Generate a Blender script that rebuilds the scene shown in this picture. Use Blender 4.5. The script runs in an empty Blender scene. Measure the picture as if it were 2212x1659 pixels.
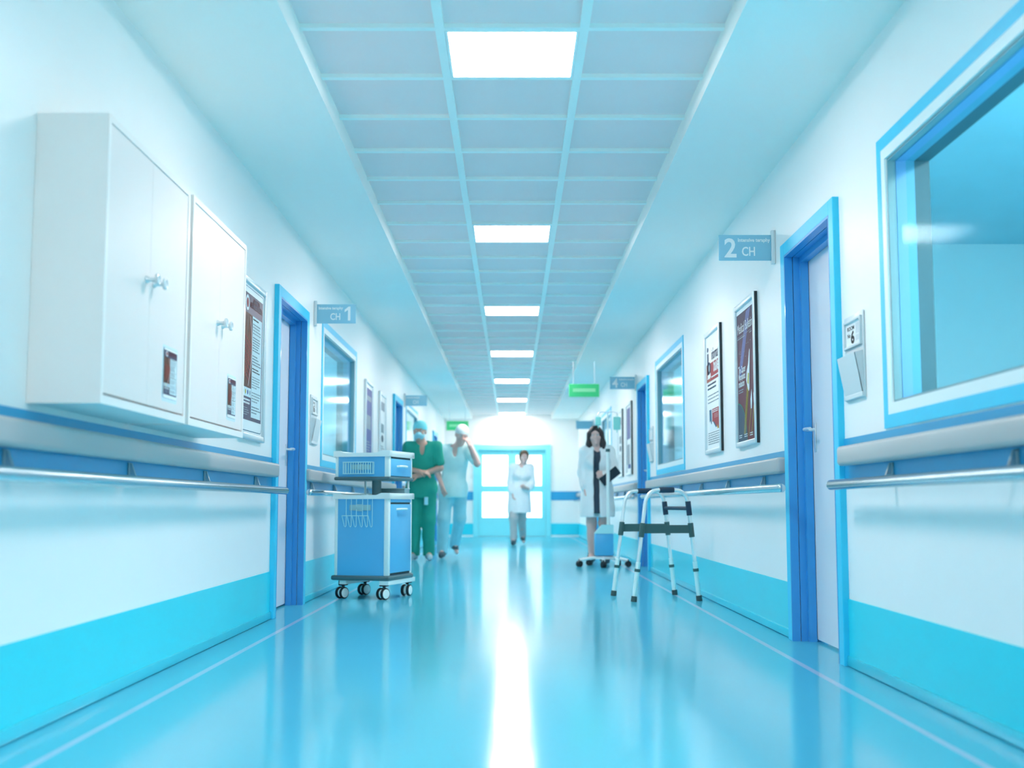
import bpy, bmesh, math, random
import numpy as np
from mathutils import Vector, Matrix
random.seed(7)
S = bpy.context.scene
COL = S.collection
PI = math.pi
LW, RW = -1.505, 1.485          # corridor wall faces
Y0, Y1 = -4.0, 27.0             # corridor ends
ZS, ZC, ZT = 2.60, 2.685, 2.705  # soffit, ceiling grid, ceiling tiles

# ------------------------------------------------------------------ materials
M = {}
def mat(name, col, rough=.5, metal=0., spec=.5, coat=0., emit=0., bump=0., bscale=60., var=.04, vscale=3.):
    m = bpy.data.materials.new(name); m.use_nodes = True
    nt = m.node_tree; b = nt.nodes['Principled BSDF']; N = nt.nodes.new; Lk = nt.links.new
    b.inputs['Roughness'].default_value = rough
    b.inputs['Metallic'].default_value = metal
    b.inputs['Specular IOR Level'].default_value = spec
    b.inputs['Coat Weight'].default_value = coat
    b.inputs['Coat Roughness'].default_value = .08
    tc = N('ShaderNodeTexCoord'); no = N('ShaderNodeTexNoise'); no.inputs['Scale'].default_value = vscale
    Lk(tc.outputs['Object'], no.inputs['Vector'])
    cr = N('ShaderNodeValToRGB')
    cr.color_ramp.elements[0].color = (col[0]*(1-var), col[1]*(1-var), col[2]*(1-var), 1)
    cr.color_ramp.elements[1].color = (min(1, col[0]*(1+var)), min(1, col[1]*(1+var)), min(1, col[2]*(1+var)), 1)
    Lk(no.outputs['Fac'], cr.inputs['Fac']); Lk(cr.outputs['Color'], b.inputs['Base Color'])
    if emit:
        b.inputs['Emission Color'].default_value = (col[0], col[1], col[2], 1)
        b.inputs['Emission Strength'].default_value = emit
    if bump:
        n2 = N('ShaderNodeTexNoise'); n2.inputs['Scale'].default_value = bscale
        bp = N('ShaderNodeBump'); bp.inputs['Strength'].default_value = bump; bp.inputs['Distance'].default_value = .002
        Lk(tc.outputs['Object'], n2.inputs['Vector']); Lk(n2.outputs['Fac'], bp.inputs['Height']); Lk(bp.outputs['Normal'], b.inputs['Normal'])
    M[name] = m
    return m

mat('wall', (0.93, 0.93, 0.92), .38, var=.015)
mat('soffit', (0.97, 0.97, 0.93), .55, var=.015)
mat('tile', (0.98, 0.8, 0.79), .75, bump=.15, bscale=250, var=.02)
mat('grid', (0.95, 0.98, 0.95), .45, var=.01)
mat('blue', (0.018, 0.7, 0.85), .35, coat=.2, var=.03)
mat('blue_base', (0.03, 0.63, 0.79), .3, coat=.2, var=.03)
mat('blue_band', (0.025, 0.36, 0.66), .35, var=.03)
mat('frame_blue', (0.035, 0.62, 0.9), .4, coat=.0, var=.02)
mat('jamb_blue', (0.035, 0.31, 0.69), .35, coat=.2, var=.02)
mat('leaf', (0.74, 0.78, 0.84), .4, var=.02)
mat('bumper', (0.46, 0.47, 0.475), .35, var=.02)
mat('steel', (0.6, 0.7, 0.73), .18, metal=1., var=.03, vscale=8)
mat('bracket', (.40, .52, .55), .3, metal=.8)
mat('cab', (0.95, 0.9, 0.87), .4, coat=.1, var=.01)
mat('cab_door', (0.88, 0.8, 0.77), .42, coat=.0, var=.01)
mat('dark', (.02, .03, .035), .6)
mat('knob', (0.72, 0.78, 0.8), .25, metal=.35, coat=.3)
mat('alu', (0.74, 0.8, 0.82), .3, metal=.55, var=.02)
mat('paper', (0.92, 0.95, 0.95), .35, var=.01)
mat('paper_plain', (.72, .86, .90), .5, var=.01)
mat('ink_black', (.01, .012, .015), .5, spec=.15)
mat('ink_grey', (.28, .36, .40), .5, spec=.15)
mat('ink_lines', (.16, .23, .27), .5, spec=.15)
mat('ink_navy', (.03, .05, .11), .5, spec=.15)
mat('ink_purple', (.045, .035, .10), .35, spec=.15, var=.1)
mat('ink_red', (.42, .05, .06), .5, spec=.15)
mat('ink_orange', (.45, .12, .08), .5, spec=.15)
mat('ink_dimred', (.16, .025, .03), .5, spec=.15)
mat('ink_white', (.85, .9, .92), .5, spec=.15)
mat('ink_pink', (.62, .38, .36), .5, spec=.15)
mat('ink_brown', (.13, .04, .025), .45, spec=.15, var=.55, vscale=25)
mat('ink_rust', (.33, .10, .05), .45, spec=.15, var=.3, vscale=30)
mat('ink_teal', (.02, .14, .24), .5, spec=.15)
mat('ink_yellow', (.55, .45, .05), .5, spec=.15)
mat('ink_green', (.02, .22, .16), .5, spec=.15)
mat('ink_slate', (.05, .09, .14), .5, spec=.15)
mat('ink_blue', (.02, .06, .30), .5, spec=.15)
mat('ink_violet', (.10, .12, .34), .45, spec=.15)
mat('ink_mid', (.30, .36, .42), .45, spec=.15)
mat('sign_blue', (0.26, 0.56, 0.71), .35, var=.02)
mat('plate_grey', (0.64, 0.72, 0.75), .35, var=.02)
mat('exit_green', (.05, .55, .20), .35, emit=.35)
mat('exit_pale', (0.25, 0.68, 0.38), .35, emit=.4)
mat('cart_blue', (0.11, 0.51, 0.84), .35, coat=.2, var=.03)
mat('cart_white', (0.88, 0.98, 0.95), .3, coat=.2, var=.02)
mat('cart_grey', (.07, .15, .17), .4, var=.05)
mat('cart_mid', (.16, .30, .33), .35, metal=.2, var=.05)
mat('wire', (0.5, 0.85, 0.88), .3, metal=.3)
mat('bracket_pale', (.36, .62, .66), .4)
mat('tyre', (.008, .014, .018), .5)
mat('rubber', (.035, .075, .075), .6, bump=.2, bscale=120)
mat('grip', (.015, .045, .085), .65, bump=.3, bscale=150)
mat('collar', (.045, .12, .12), .45)
mat('chrome', (0.92, 0.98, 0.97), .2, metal=.55, var=.02)
mat('chrome_satin', (0.85, 0.97, 0.93), .3, metal=.3, var=.02)
mat('skin', (0.62, 0.38, 0.3), .5, var=.08, vscale=12)
mat('skin_pale', (0.75, 0.5, 0.45), .5, var=.06, vscale=12)
mat('scrub_green', (0.01, 0.36, 0.27), .8, bump=.4, bscale=35, var=.15, vscale=9)
mat('scrub_hazed', (0.62, 0.93, 0.95), .8, bump=.4, bscale=35, var=.06, vscale=9)  # light blue cloth, paled further in place of the bright haze down the corridor
mat('scrub_cyan', (0.35, 0.75, 0.85), .8, bump=.4, bscale=35, var=.1, vscale=9)
mat('cap_cyan', (0.2, 0.78, 0.86), .75, bump=.3, bscale=60)
mat('mask_cyan', (0.36, 0.78, 0.88), .75, bump=.3, bscale=60)
mat('coat_white', (0.88, 0.95, 0.96), .75, bump=.3, bscale=35, var=.04, vscale=8)
mat('dress_dark', (.03, .055, .085), .75, var=.15, vscale=9)
mat('hair_dark', (.025, .02, .022), .45, var=.3, vscale=40)
mat('hair_brown', (.16, .09, .05), .5, var=.25, vscale=40)
mat('shoe', (.06, .10, .12), .5)
mat('shoe_pale', (.45, .60, .65), .5)
mat('trouser_grey_hazed', (0.55, 0.56, 0.56), .75, var=.12, vscale=9)  # grey lifted so the colour itself carries the washed-out far end
mat('eye_white', (.8, .82, .82), .2)
mat('fluid', (.30, .80, .72), .15, spec=.5)
mat('pump_blue', (.07, .46, .78), .35, coat=.3)
mat('pump_lid', (.42, .85, .88), .3, coat=.2)
mat('clear_box', (.20, .36, .40), .25)
mat('folder', (.012, .03, .045), .4)
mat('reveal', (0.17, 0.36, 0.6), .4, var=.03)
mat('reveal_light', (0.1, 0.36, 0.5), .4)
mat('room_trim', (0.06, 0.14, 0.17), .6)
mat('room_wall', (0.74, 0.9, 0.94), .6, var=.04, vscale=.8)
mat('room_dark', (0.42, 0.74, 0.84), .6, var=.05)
mat('win_white', (0.88, 0.95, 0.95), .35, var=.01)
mat('win_edge', (.22, .36, .40), .4)
mat('door_cyan', (0.25, 0.8, 0.88), .4)

def emission(name, col, strength):
    m = bpy.data.materials.new(name); m.use_nodes = True; nt = m.node_tree
    nt.nodes.clear()
    e = nt.nodes.new('ShaderNodeEmission'); o = nt.nodes.new('ShaderNodeOutputMaterial')
    e.inputs['Color'].default_value = (*col, 1); e.inputs['Strength'].default_value = strength
    nt.links.new(e.outputs[0], o.inputs[0]); M[name] = m
emission('panel', (1.09, .97, .92), 32.5)
emission('daylight', (.88, 1.0, 1.0), 2.6)
emission('ward_fill', (1.0, .98, .88), 52.)
emission('ward_fill_dim', (.85, 1.0, 1.0), 22.)

def glass():
    m = bpy.data.materials.new('pane_glass'); m.use_nodes = True; nt = m.node_tree; nt.nodes.clear()
    N = nt.nodes.new; Lk = nt.links.new
    tr = N('ShaderNodeBsdfTransparent'); tr.inputs['Color'].default_value = (.80, .93, .97, 1)
    gl = N('ShaderNodeBsdfGlossy'); gl.inputs['Roughness'].default_value = .09; gl.inputs['Color'].default_value = (.75, .95, 1, 1)
    lw = N('ShaderNodeLayerWeight'); lw.inputs['Blend'].default_value = .5
    pw = N('ShaderNodeMath'); pw.operation = 'POWER'; pw.inputs[1].default_value = 18.; Lk(lw.outputs['Facing'], pw.inputs[0])
    fr = N('ShaderNodeMath'); fr.operation = 'MULTIPLY_ADD'; fr.inputs[1].default_value = 6.; fr.inputs[2].default_value = .004; Lk(pw.outputs[0], fr.inputs[0])
    mx = N('ShaderNodeMixShader'); o = N('ShaderNodeOutputMaterial')
    Lk(fr.outputs[0], mx.inputs[0]); Lk(tr.outputs[0], mx.inputs[1]); Lk(gl.outputs[0], mx.inputs[2]); Lk(mx.outputs[0], o.inputs[0])
    M['glass'] = m
glass()

def floor_mat():
    m = mat('floor', (0.10, 0.59, 0.79), .125, spec=.45, coat=.0, var=.04, vscale=.6)
    nt = m.node_tree; b = nt.nodes['Principled BSDF']; N = nt.nodes.new; Lk = nt.links.new
    tc = N('ShaderNodeTexCoord'); sx = N('ShaderNodeSeparateXYZ'); Lk(tc.outputs['Object'], sx.inputs[0])
    def band(c, w):
        s = N('ShaderNodeMath'); s.operation = 'SUBTRACT'; s.inputs[1].default_value = c; Lk(sx.outputs['X'], s.inputs[0])
        a = N('ShaderNodeMath'); a.operation = 'ABSOLUTE'; Lk(s.outputs[0], a.inputs[0])
        l = N('ShaderNodeMath'); l.operation = 'LESS_THAN'; l.inputs[1].default_value = w; Lk(a.outputs[0], l.inputs[0])
        return l
    l1, l2 = band(-1.306, .0145), band(1.283, .0145)
    ad = N('ShaderNodeMath'); ad.operation = 'ADD'; Lk(l1.outputs[0], ad.inputs[0]); Lk(l2.outputs[0], ad.inputs[1])
    mx = N('ShaderNodeMix'); mx.data_type = 'RGBA'
    src = b.inputs['Base Color'].links[0].from_socket
    Lk(ad.outputs[0], mx.inputs['Factor']); Lk(src, mx.inputs['A']); mx.inputs['B'].default_value = (.46, .66, .86, 1)
    # polished vinyl: matte colour under a capped clear reflection
    df = N('ShaderNodeBsdfDiffuse'); gl = N('ShaderNodeBsdfGlossy'); gl.inputs['Roughness'].default_value = .115
    fr = N('ShaderNodeFresnel'); fr.inputs['IOR'].default_value = 1.55
    mn = N('ShaderNodeMath'); mn.operation = 'MINIMUM'; mn.inputs[1].default_value = .5; Lk(fr.outputs[0], mn.inputs[0])
    ms = N('ShaderNodeMixShader'); Lk(mn.outputs[0], ms.inputs[0]); Lk(df.outputs[0], ms.inputs[1]); Lk(gl.outputs[0], ms.inputs[2])
    Lk(mx.outputs['Result'], df.inputs['Color']); nt.nodes.remove(b)
    Lk(ms.outputs[0], nt.nodes['Material Output'].inputs['Surface'])
floor_mat()

def poster_mat():
    m = mat('ink_night', (.2, .05, .07), .5, spec=.15)
    nt = m.node_tree; b = nt.nodes['Principled BSDF']; N = nt.nodes.new; Lk = nt.links.new
    tc = N('ShaderNodeTexCoord'); sx = N('ShaderNodeSeparateXYZ'); Lk(tc.outputs['Generated'], sx.inputs[0])
    cr = N('ShaderNodeValToRGB'); e = cr.color_ramp.elements
    e[0].position = .05; e[0].color = (.16, .022, .035, 1)
    e[1].position = .95; e[1].color = (.045, .028, .075, 1)
    e2 = e.new(.55); e2.color = (.15, .045, .07, 1)
    Lk(sx.outputs['Z'], cr.inputs['Fac']); Lk(cr.outputs['Color'], b.inputs['Base Color'])
poster_mat()

# ------------------------------------------------------------------ mesh building
OFF = {}
class MB:
    def __init__(s): s.bm = bmesh.new()
    def box(s, x0, x1, y0, y1, z0, z1, bev=0., seg=2, mx=None):
        T = Matrix.Translation(((x0+x1)/2, (y0+y1)/2, (z0+z1)/2)) @ Matrix.Diagonal((abs(x1-x0), abs(y1-y0), abs(z1-z0), 1))
        if mx is not None: T = mx @ T
        r = bmesh.ops.create_cube(s.bm, size=1, matrix=T)
        if bev:
            es = list({e for v in r['verts'] for e in v.link_edges})
            bmesh.ops.bevel(s.bm, geom=es, offset=bev, segments=seg, profile=.5, affect='EDGES')
        return s
    def cyl(s, p0, p1, r0, r1=None, n=20):
        p0, p1 = Vector(p0), Vector(p1); d = p1-p0
        q = Vector((0, 0, 1)).rotation_difference(d.normalized()).to_matrix().to_4x4()
        bmesh.ops.create_cone(s.bm, cap_ends=True, segments=n, radius1=r0, radius2=r0 if r1 is None else r1,
                              depth=d.length, matrix=Matrix.Translation((p0+p1)/2) @ q)
        return s
    def sphere(s, c, r, n=16, sc=(1, 1, 1)):
        bmesh.ops.create_uvsphere(s.bm, u_segments=n, v_segments=max(6, n//2), radius=r,
                                  matrix=Matrix.Translation(c) @ Matrix.Diagonal((*sc, 1)))
        return s
    def tube(s, pts, r, n=10, closed=False, rads=None):
        P = [Vector(p) for p in pts]; k = len(P); rings = []
        t0 = (P[1]-P[0]).normalized()
        u = t0.orthogonal().normalized(); prev = t0
        for i, p in enumerate(P):
            if closed: t = (P[(i+1) % k]-P[i-1]).normalized()
            else: t = (P[min(i+1, k-1)]-P[max(i-1, 0)]).normalized()
            q = prev.rotation_difference(t); u = (q @ u).normalized(); prev = t
            u = (u - t*u.dot(t)).normalized(); w = t.cross(u)
            rr = rads[i] if rads else r
            rings.append([s.bm.verts.new(p + (u*math.cos(2*PI*j/n) + w*math.sin(2*PI*j/n))*rr) for j in range(n)])
        for i in range(k if closed else k-1):
            a, b = rings[i], rings[(i+1) % k]
            for j in range(n):
                s.bm.faces.new((a[j], a[(j+1) % n], b[(j+1) % n], b[j]))
        if not closed:
            s.bm.faces.new(rings[0][::-1]); s.bm.faces.new(rings[-1])
        return s
    def prism(s, poly, ext):
        e = Vector(ext); a = [s.bm.verts.new(p) for p in poly]; b = [s.bm.verts.new(Vector(p)+e) for p in poly]
        s.bm.faces.new(a[::-1]); s.bm.faces.new(b); n = len(a)
        for i in range(n): s.bm.faces.new((a[i], a[(i+1) % n], b[(i+1) % n], b[i]))
        return s
    def lathe(s, prof, origin, axis, n=24):
        o = Vector(origin); ax = Vector(axis).normalized(); u = ax.orthogonal().normalized(); w = ax.cross(u); rings = []
        for r, h in prof:
            rings.append([s.bm.verts.new(o + ax*h + (u*math.cos(2*PI*j/n)+w*math.sin(2*PI*j/n))*max(r, 1e-4)) for j in range(n)])
        for a, b in zip(rings, rings[1:]):
            for j in range(n): s.bm.faces.new((a[j], a[(j+1) % n], b[(j+1) % n], b[j]))
        s.bm.faces.new(rings[0][::-1]); s.bm.faces.new(rings[-1])
        return s
    def rotz(s, a, c=(0, 0, 0)):
        bmesh.ops.rotate(s.bm, verts=s.bm.verts, cent=c, matrix=Matrix.Rotation(a, 3, 'Z')); return s
    def build(s, name, m, parent=None, smooth=True, label=None, ang=38):
        bmesh.ops.recalc_face_normals(s.bm, faces=s.bm.faces)
        me = bpy.data.meshes.new(name); s.bm.to_mesh(me); s.bm.free()
        me.materials.append(M[m])
        return link(name, me, parent, smooth, label, ang)

def link(name, me, parent=None, smooth=True, label=None, ang=38):
    o = bpy.data.objects.new(name, me); COL.objects.link(o)
    if smooth and len(me.polygons):
        me.polygons.foreach_set('use_smooth', [True]*len(me.polygons))
        me.set_sharp_from_angle(angle=math.radians(ang))
    if parent is not None:
        off = OFF[parent.name]; o.parent = parent
    else:
        n = len(me.vertices); a = np.empty(n*3); me.vertices.foreach_get('co', a); a = a.reshape(-1, 3)
        lo, hi = a.min(0), a.max(0)
        off = Vector(((lo[0]+hi[0])/2, (lo[1]+hi[1])/2, lo[2])); o.location = off
    OFF[o.name] = off.copy()
    if off.length > 0: me.transform(Matrix.Translation(-off))
    if label: o['label'] = label
    me.update()
    return o

def tag(o, label, cat, group=None):
    o['label'] = label; o['category'] = cat
    if group: o['group'] = group
    return o
def thing(name, label, cat, loc, rotz=0., group=None, local=False):
    o = bpy.data.objects.new(name, None); COL.objects.link(o); o.empty_display_size = .1
    o.location = loc; o.rotation_euler = (0, 0, rotz); tag(o, label, cat, group)
    OFF[o.name] = Vector((0, 0, 0)) if local else Vector(loc)
    return o
def struct(o):
    o['kind'] = 'structure'; return o
def struct_empty(name, loc, label=None):
    o = bpy.data.objects.new(name, None); COL.objects.link(o); o.empty_display_size = .1
    o.location = loc; o['kind'] = 'structure'; OFF[o.name] = Vector(loc)
    if label: o['label'] = label
    return o

# ------------------------------------------------------------------ flat printed sheets (posters, signs)
FONT_CACHE = {}
def text_geo(txt, size, bold=0., ax='LEFT', width=None):
    cu = bpy.data.curves.new('t', 'FONT'); cu.body = txt; cu.size = size; cu.align_x = ax; cu.offset = bold; cu.resolution_u = 3
    ob = bpy.data.objects.new('t', cu); COL.objects.link(ob)
    me = bpy.data.meshes.new_from_object(ob)
    V = [(v.co.x, v.co.y) for v in me.vertices]; F = [tuple(p.vertices) for p in me.polygons]
    bpy.data.objects.remove(ob); bpy.data.curves.remove(cu); bpy.data.meshes.remove(me)
    if width and V:
        x0 = min(v[0] for v in V); x1 = max(v[0] for v in V); k = width/(x1-x0)
        V = [(x0+(v[0]-x0)*k if ax == 'LEFT' else v[0]*k, v[1]) for v in V]
    return V, F
class Sheet:
    STEP = .0007
    def __init__(s, o, x, y, n, scale=1.):
        s.o, s.x, s.y, s.n = Vector(o), Vector(x), Vector(y), Vector(n); s.k = scale
        s.v, s.f, s.mi, s.m = [], [], [], []
    def _m(s, m):
        if m not in s.m: s.m.append(m)
        return s.m.index(m)
    def poly(s, pts, m, lay):
        b = len(s.v)
        for u, v in pts: s.v.append(s.o + s.x*u*s.k + s.y*v*s.k + s.n*(s.STEP*lay))
        s.f.append(tuple(range(b, b+len(pts)))); s.mi.append(s._m(m)); return s
    def rect(s, u0, u1, v0, v1, m, lay): return s.poly([(u0, v0), (u1, v0), (u1, v1), (u0, v1)], m, lay)
    def rrect(s, u0, u1, v0, v1, r, m, lay, n=5):
        p = []
        for cx, cy, a in ((u1-r, v0+r, -PI/2), (u1-r, v1-r, 0), (u0+r, v1-r, PI/2), (u0+r, v0+r, PI)):
            p += [(cx+r*math.cos(a+PI/2*i/n), cy+r*math.sin(a+PI/2*i/n)) for i in range(n+1)]
        return s.poly(p, m, lay)
    def disc(s, u, v, ru, rv, m, lay, n=24):
        return s.poly([(u+ru*math.cos(2*PI*i/n), v+rv*math.sin(2*PI*i/n)) for i in range(n)], m, lay)
    def text(s, txt, u, v, size, m, lay, bold=0., ax='LEFT', width=None):
        V, F = text_geo(txt, size, bold, ax, width); b = len(s.v); mi = s._m(m)
        for p in V: s.v.append(s.o + s.x*((u+p[0])*s.k) + s.y*((v+p[1])*s.k) + s.n*(s.STEP*lay))
        for f in F: s.f.append(tuple(b+i for i in f)); s.mi.append(mi)
        return s
    def lines(s, u0, u1, v0, v1, n, m, lay, fill=.45, rag=.35, words=True):
        st = (v1-v0)/n
        for i in range(n):
            vt = v1-i*st; end = u0+(u1-u0)*(1-random.random()*rag)
            if not words: s.rect(u0, end, vt-st*fill, vt, m, lay); continue
            u = u0
            while u < end:
                w = min(end-u, (u1-u0)*random.uniform(.05, .16))
                s.rect(u, u+w, vt-st*fill, vt, m, lay); u += w+(u1-u0)*.02
        return s
    def build(s, name, parent):
        me = bpy.data.meshes.new(name); me.from_pydata([tuple(v) for v in s.v], [], s.f)
        for m in s.m: me.materials.append(M[m])
        me.polygons.foreach_set('material_index', s.mi)
        # faces must look along n
        me.update(); bm = bmesh.new(); bm.from_mesh(me)
        bmesh.ops.reverse_faces(bm, faces=[f for f in bm.faces if f.normal.dot(s.n) < 0]); bm.to_mesh(me); bm.free()
        return link(name, me, parent, smooth=False)

# wall frames: side -1 left wall, +1 right wall
def wall_axes(side):
    if side < 0: return Vector((0, 1, 0)), Vector((0, 0, 1)), Vector((1, 0, 0))
    return Vector((0, -1, 0)), Vector((0, 0, 1)), Vector((-1, 0, 0))
def wx(side): return LW if side < 0 else RW
def inn(side, d): return wx(side) - side*d      # x at distance d out of the wall into the corridor

def wbox(mb, side, d0, d1, y0, y1, z0, z1, bev=0., seg=2):
    a, b = inn(side, d0), inn(side, d1)
    return mb.box(min(a, b), max(a, b), y0, y1, z0, z1, bev, seg)

# ------------------------------------------------------------------ layout
BAY = 7.65
doorsR = [(5.405+BAY*k, 6.483+BAY*k) for k in range(3)]
doorsL = [(7.60+BAY*k, 8.755+BAY*k) for k in range(3)]
winsR = [(2.76+BAY*k, 4.807+BAY*k) for k in range(3)]
winsL = [(9.52+BAY*k, 11.64+BAY*k) for k in range(2)]
WZ0, WZ1 = 1.004, 2.168
DZ = 2.10

# ------------------------------------------------------------------ shell
def shell():
    mb = MB(); mb.box(LW-.3, RW+.3, Y0-.1, Y1+.2, -.1, 0); fl = struct(mb.build('floor', 'floor', smooth=False))
    # keep the floor's stripe coordinates in world x
    fl.data.transform(Matrix.Translation((fl.location.x, 0, 0))); fl.location.x = 0
    for side, doors, wins in ((-1, doorsL, winsL), (1, doorsR, winsR)):
        ops = [(a+.075, b-.085, 0., DZ-.068) for a, b in doors] + [(a+.10, b-.10, WZ0+.09, WZ1-.09) for a, b in wins]
        ops.sort(); mb = MB(); y = Y0-.16; T = -.16
        for a, b, z0, z1 in ops:
            wbox(mb, side, T, 0, y, a, 0, 2.75)
            if z0 > 0: wbox(mb, side, T, 0, a, b, 0, z0)
            wbox(mb, side, T, 0, a, b, z1, 2.75); y = b
        wbox(mb, side, T, 0, y, Y1, 0, 2.75)
        nm = 'left' if side < 0 else 'right'
        w = struct(mb.build('wall_'+nm, 'wall', smooth=False))
        # painted panels along the wall between door frames
        cuts = [Y0] + [v for d in doors for v in d] + [Y1]
        segs = list(zip(cuts[::2], cuts[1::2]))
        mw, mb2, mbb = MB(), MB(), MB()
        for a, b in segs:
            wbox(mw, side, 0, .006, a, b, .04, .292)
            wbox(mb2, side, 0, .005, a, b, .80, .996)
            wbox(mbb, side, 0, .016, a, b, .003, .046, .003)
        o = mw.build('wainscot', 'blue', w, smooth=False); o['label'] = 'bright blue kick panel along the foot of the wall'
        o = mb2.build('rail_band', 'blue_band', w, smooth=False); o['label'] = 'blue band behind the handrail'
        struct(mbb.build('baseboard_'+nm, 'blue_base'))
    mb = MB(); mb.box(LW-.16, RW+.16, Y0-.16, Y0, 0, 2.75); struct(mb.build('wall_back', 'wall', smooth=False))
    # ceiling: recessed tiles, grid and two soffits
    mb = MB(); mb.box(-.95, .95, Y0, Y1, ZT, 2.75); ce = struct(mb.build('ceiling', 'tile', smooth=False))
    g = MB()
    for x in (-.303, .303): g.box(x-.0195, x+.0195, Y0, Y1, ZC, ZT+.001)
    k = -14
    while True:
        y = 4.89+.594*k; k += 1
        if y > Y1-.05: break
        if y < Y0: continue
        for x0, x1 in ((-.889, -.3225), (-.2835, .2835), (.3225, .889)): g.box(x0, x1, y, y+.036, ZC+.001, ZT+.001)
    g.build('ceiling_grid', 'grid', ce, smooth=False)
    for sx in (-1, 1):
        s = MB()
        a, b = (LW, -.889) if sx < 0 else (.889, RW)
        s.box(a, b, Y0, Y1, ZS, 2.75)
        s.build('soffit', 'soffit', ce, smooth=False)
shell()

# ------------------------------------------------------------------ ceiling lights
ORD = ['above and behind the viewer', 'just above the viewer', 'nearest in view, largest in the picture', 'second along the corridor', 'third along the corridor',
       'fourth along the corridor', 'fifth along the corridor', 'sixth along the corridor', 'last before the end doors']
for i, j in enumerate(range(-2, 7)):
    y0 = 4.89+3.564*j+.036; y1 = y0+.594-.036
    if y1 > Y1-.02: y1 = Y1-.03
    t = thing('ceiling_light', 'white square lit ceiling panel, ' + ORD[i], 'ceiling light', (0, (y0+y1)/2, ZC), group='lit panels along the middle of the ceiling')
    f = MB(); a, w = .2825, .012
    f.box(-a, a, y0, y0+w, ZC-.001, ZT); f.box(-a, a, y1-w, y1, ZC-.001, ZT)
    f.box(-a, -a+w, y0+w, y1-w, ZC-.001, ZT); f.box(a-w, a, y0+w, y1-w, ZC-.001, ZT)
    f.build('light_frame', 'grid', t, smooth=False)
    d = MB(); d.box(-a+w, a-w, y0+w, y1-w, ZC+.003, ZT); d.build('diffuser', 'panel', t, smooth=False)

# ------------------------------------------------------------------ doors
def door(n, side, y0, y1, far):
    """side door; lock edge on the far side"""
    d = struct_empty('door_%d' % n, (wx(side), (y0+y1)/2, 0))
    a, b = y0+.075, y1-.085
    f = MB()
    wbox(f, side, -.002, .03, y0, a, 0, DZ, .003); wbox(f, side, -.002, .03, b, y1, 0, DZ, .003)
    wbox(f, side, -.002, .03, a, b, DZ-.068, DZ, .003)
    f.build('architrave', 'frame_blue', d, smooth=False)
    j = MB(); g = .012; top = DZ-.068
    for s, e in ((.03, -.012), (-.016, -.155)):       # jamb lining in two depths with a groove between
        wbox(j, side, e, s, a-.0, a+g, 0, top); wbox(j, side, e, s, b-g, b, 0, top); wbox(j, side, e, s, a+g, b-g, top-g, top)
    # door stop
    wbox(j, side, -.09, -.05, a+g, a+g+.022, 0, top-g); wbox(j, side, -.09, -.05, b-g-.03, b-g, 0, top-g)
    wbox(j, side, -.09, -.05, a+g+.022, b-g-.03, top-g-.03, top-g)
    j.build('jamb', 'jamb_blue', d, smooth=False)
    l = MB(); wbox(l, side, -.135, -.093, a+g+.002, b-g-.002, .012, top-g-.003, .002)
    lf = l.build('door_leaf', 'leaf', d, smooth=False)
    yh = b-.10
    p = MB(); wbox(p, side, -.093, -.087, yh-.018, yh+.018, .976, 1.131, .004)
    hp = p.build('handle_plate', 'alu', lf)
    h = MB(); z = 1.093
    h.cyl((inn(side, -.09), yh, z), (inn(side, -.03), yh, z), .009)
    h.tube([(inn(side, -.036), yh+.006, z), (inn(side, -.034), yh-.03, z), (inn(side, -.036), yh-.115, z-.003)], .0095, 10)
    h.build('door_handle', 'alu', lf)
n = 1
for a, b in doorsL: door(n, -1, a, b, True); n += 1
for a, b in doorsR: door(n, 1, a, b, True); n += 1

# ------------------------------------------------------------------ windows and the rooms behind them
def window(n, side, y0, y1):
    w = struct_empty('window_%d' % n, (wx(side), (y0+y1)/2, WZ0))
    def ring(mb, d0, d1, i, t):
        a, b, c, e = y0+i, y1-i, WZ0+i, WZ1-i
        wbox(mb, side, d0, d1, a, a+t, c, e); wbox(mb, side, d0, d1, b-t, b, c, e)
        wbox(mb, side, d0, d1, a+t, b-t, c, c+t); wbox(mb, side, d0, d1, a+t, b-t, e-t, e)
    m = MB(); ring(m, -.004, .007, 0, .052); m.build('outer_frame', 'frame_blue', w, smooth=False)
    m = MB(); ring(m, -.02, .006, .052, .044); m.build('inner_frame', 'win_white', w, smooth=False)
    m = MB(); ring(m, -.035, -.004, .096, .010); m.build('glazing_bead', 'win_edge', w, smooth=False)
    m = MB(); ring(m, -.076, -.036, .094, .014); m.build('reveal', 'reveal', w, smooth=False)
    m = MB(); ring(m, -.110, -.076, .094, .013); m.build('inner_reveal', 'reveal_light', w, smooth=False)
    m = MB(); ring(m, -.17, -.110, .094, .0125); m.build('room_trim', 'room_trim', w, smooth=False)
    m = MB(); wbox(m, side, -.032, -.026, y0+.104, y1-.104, WZ0+.104, WZ1-.104); m.build('pane', 'glass', w, smooth=False)
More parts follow.
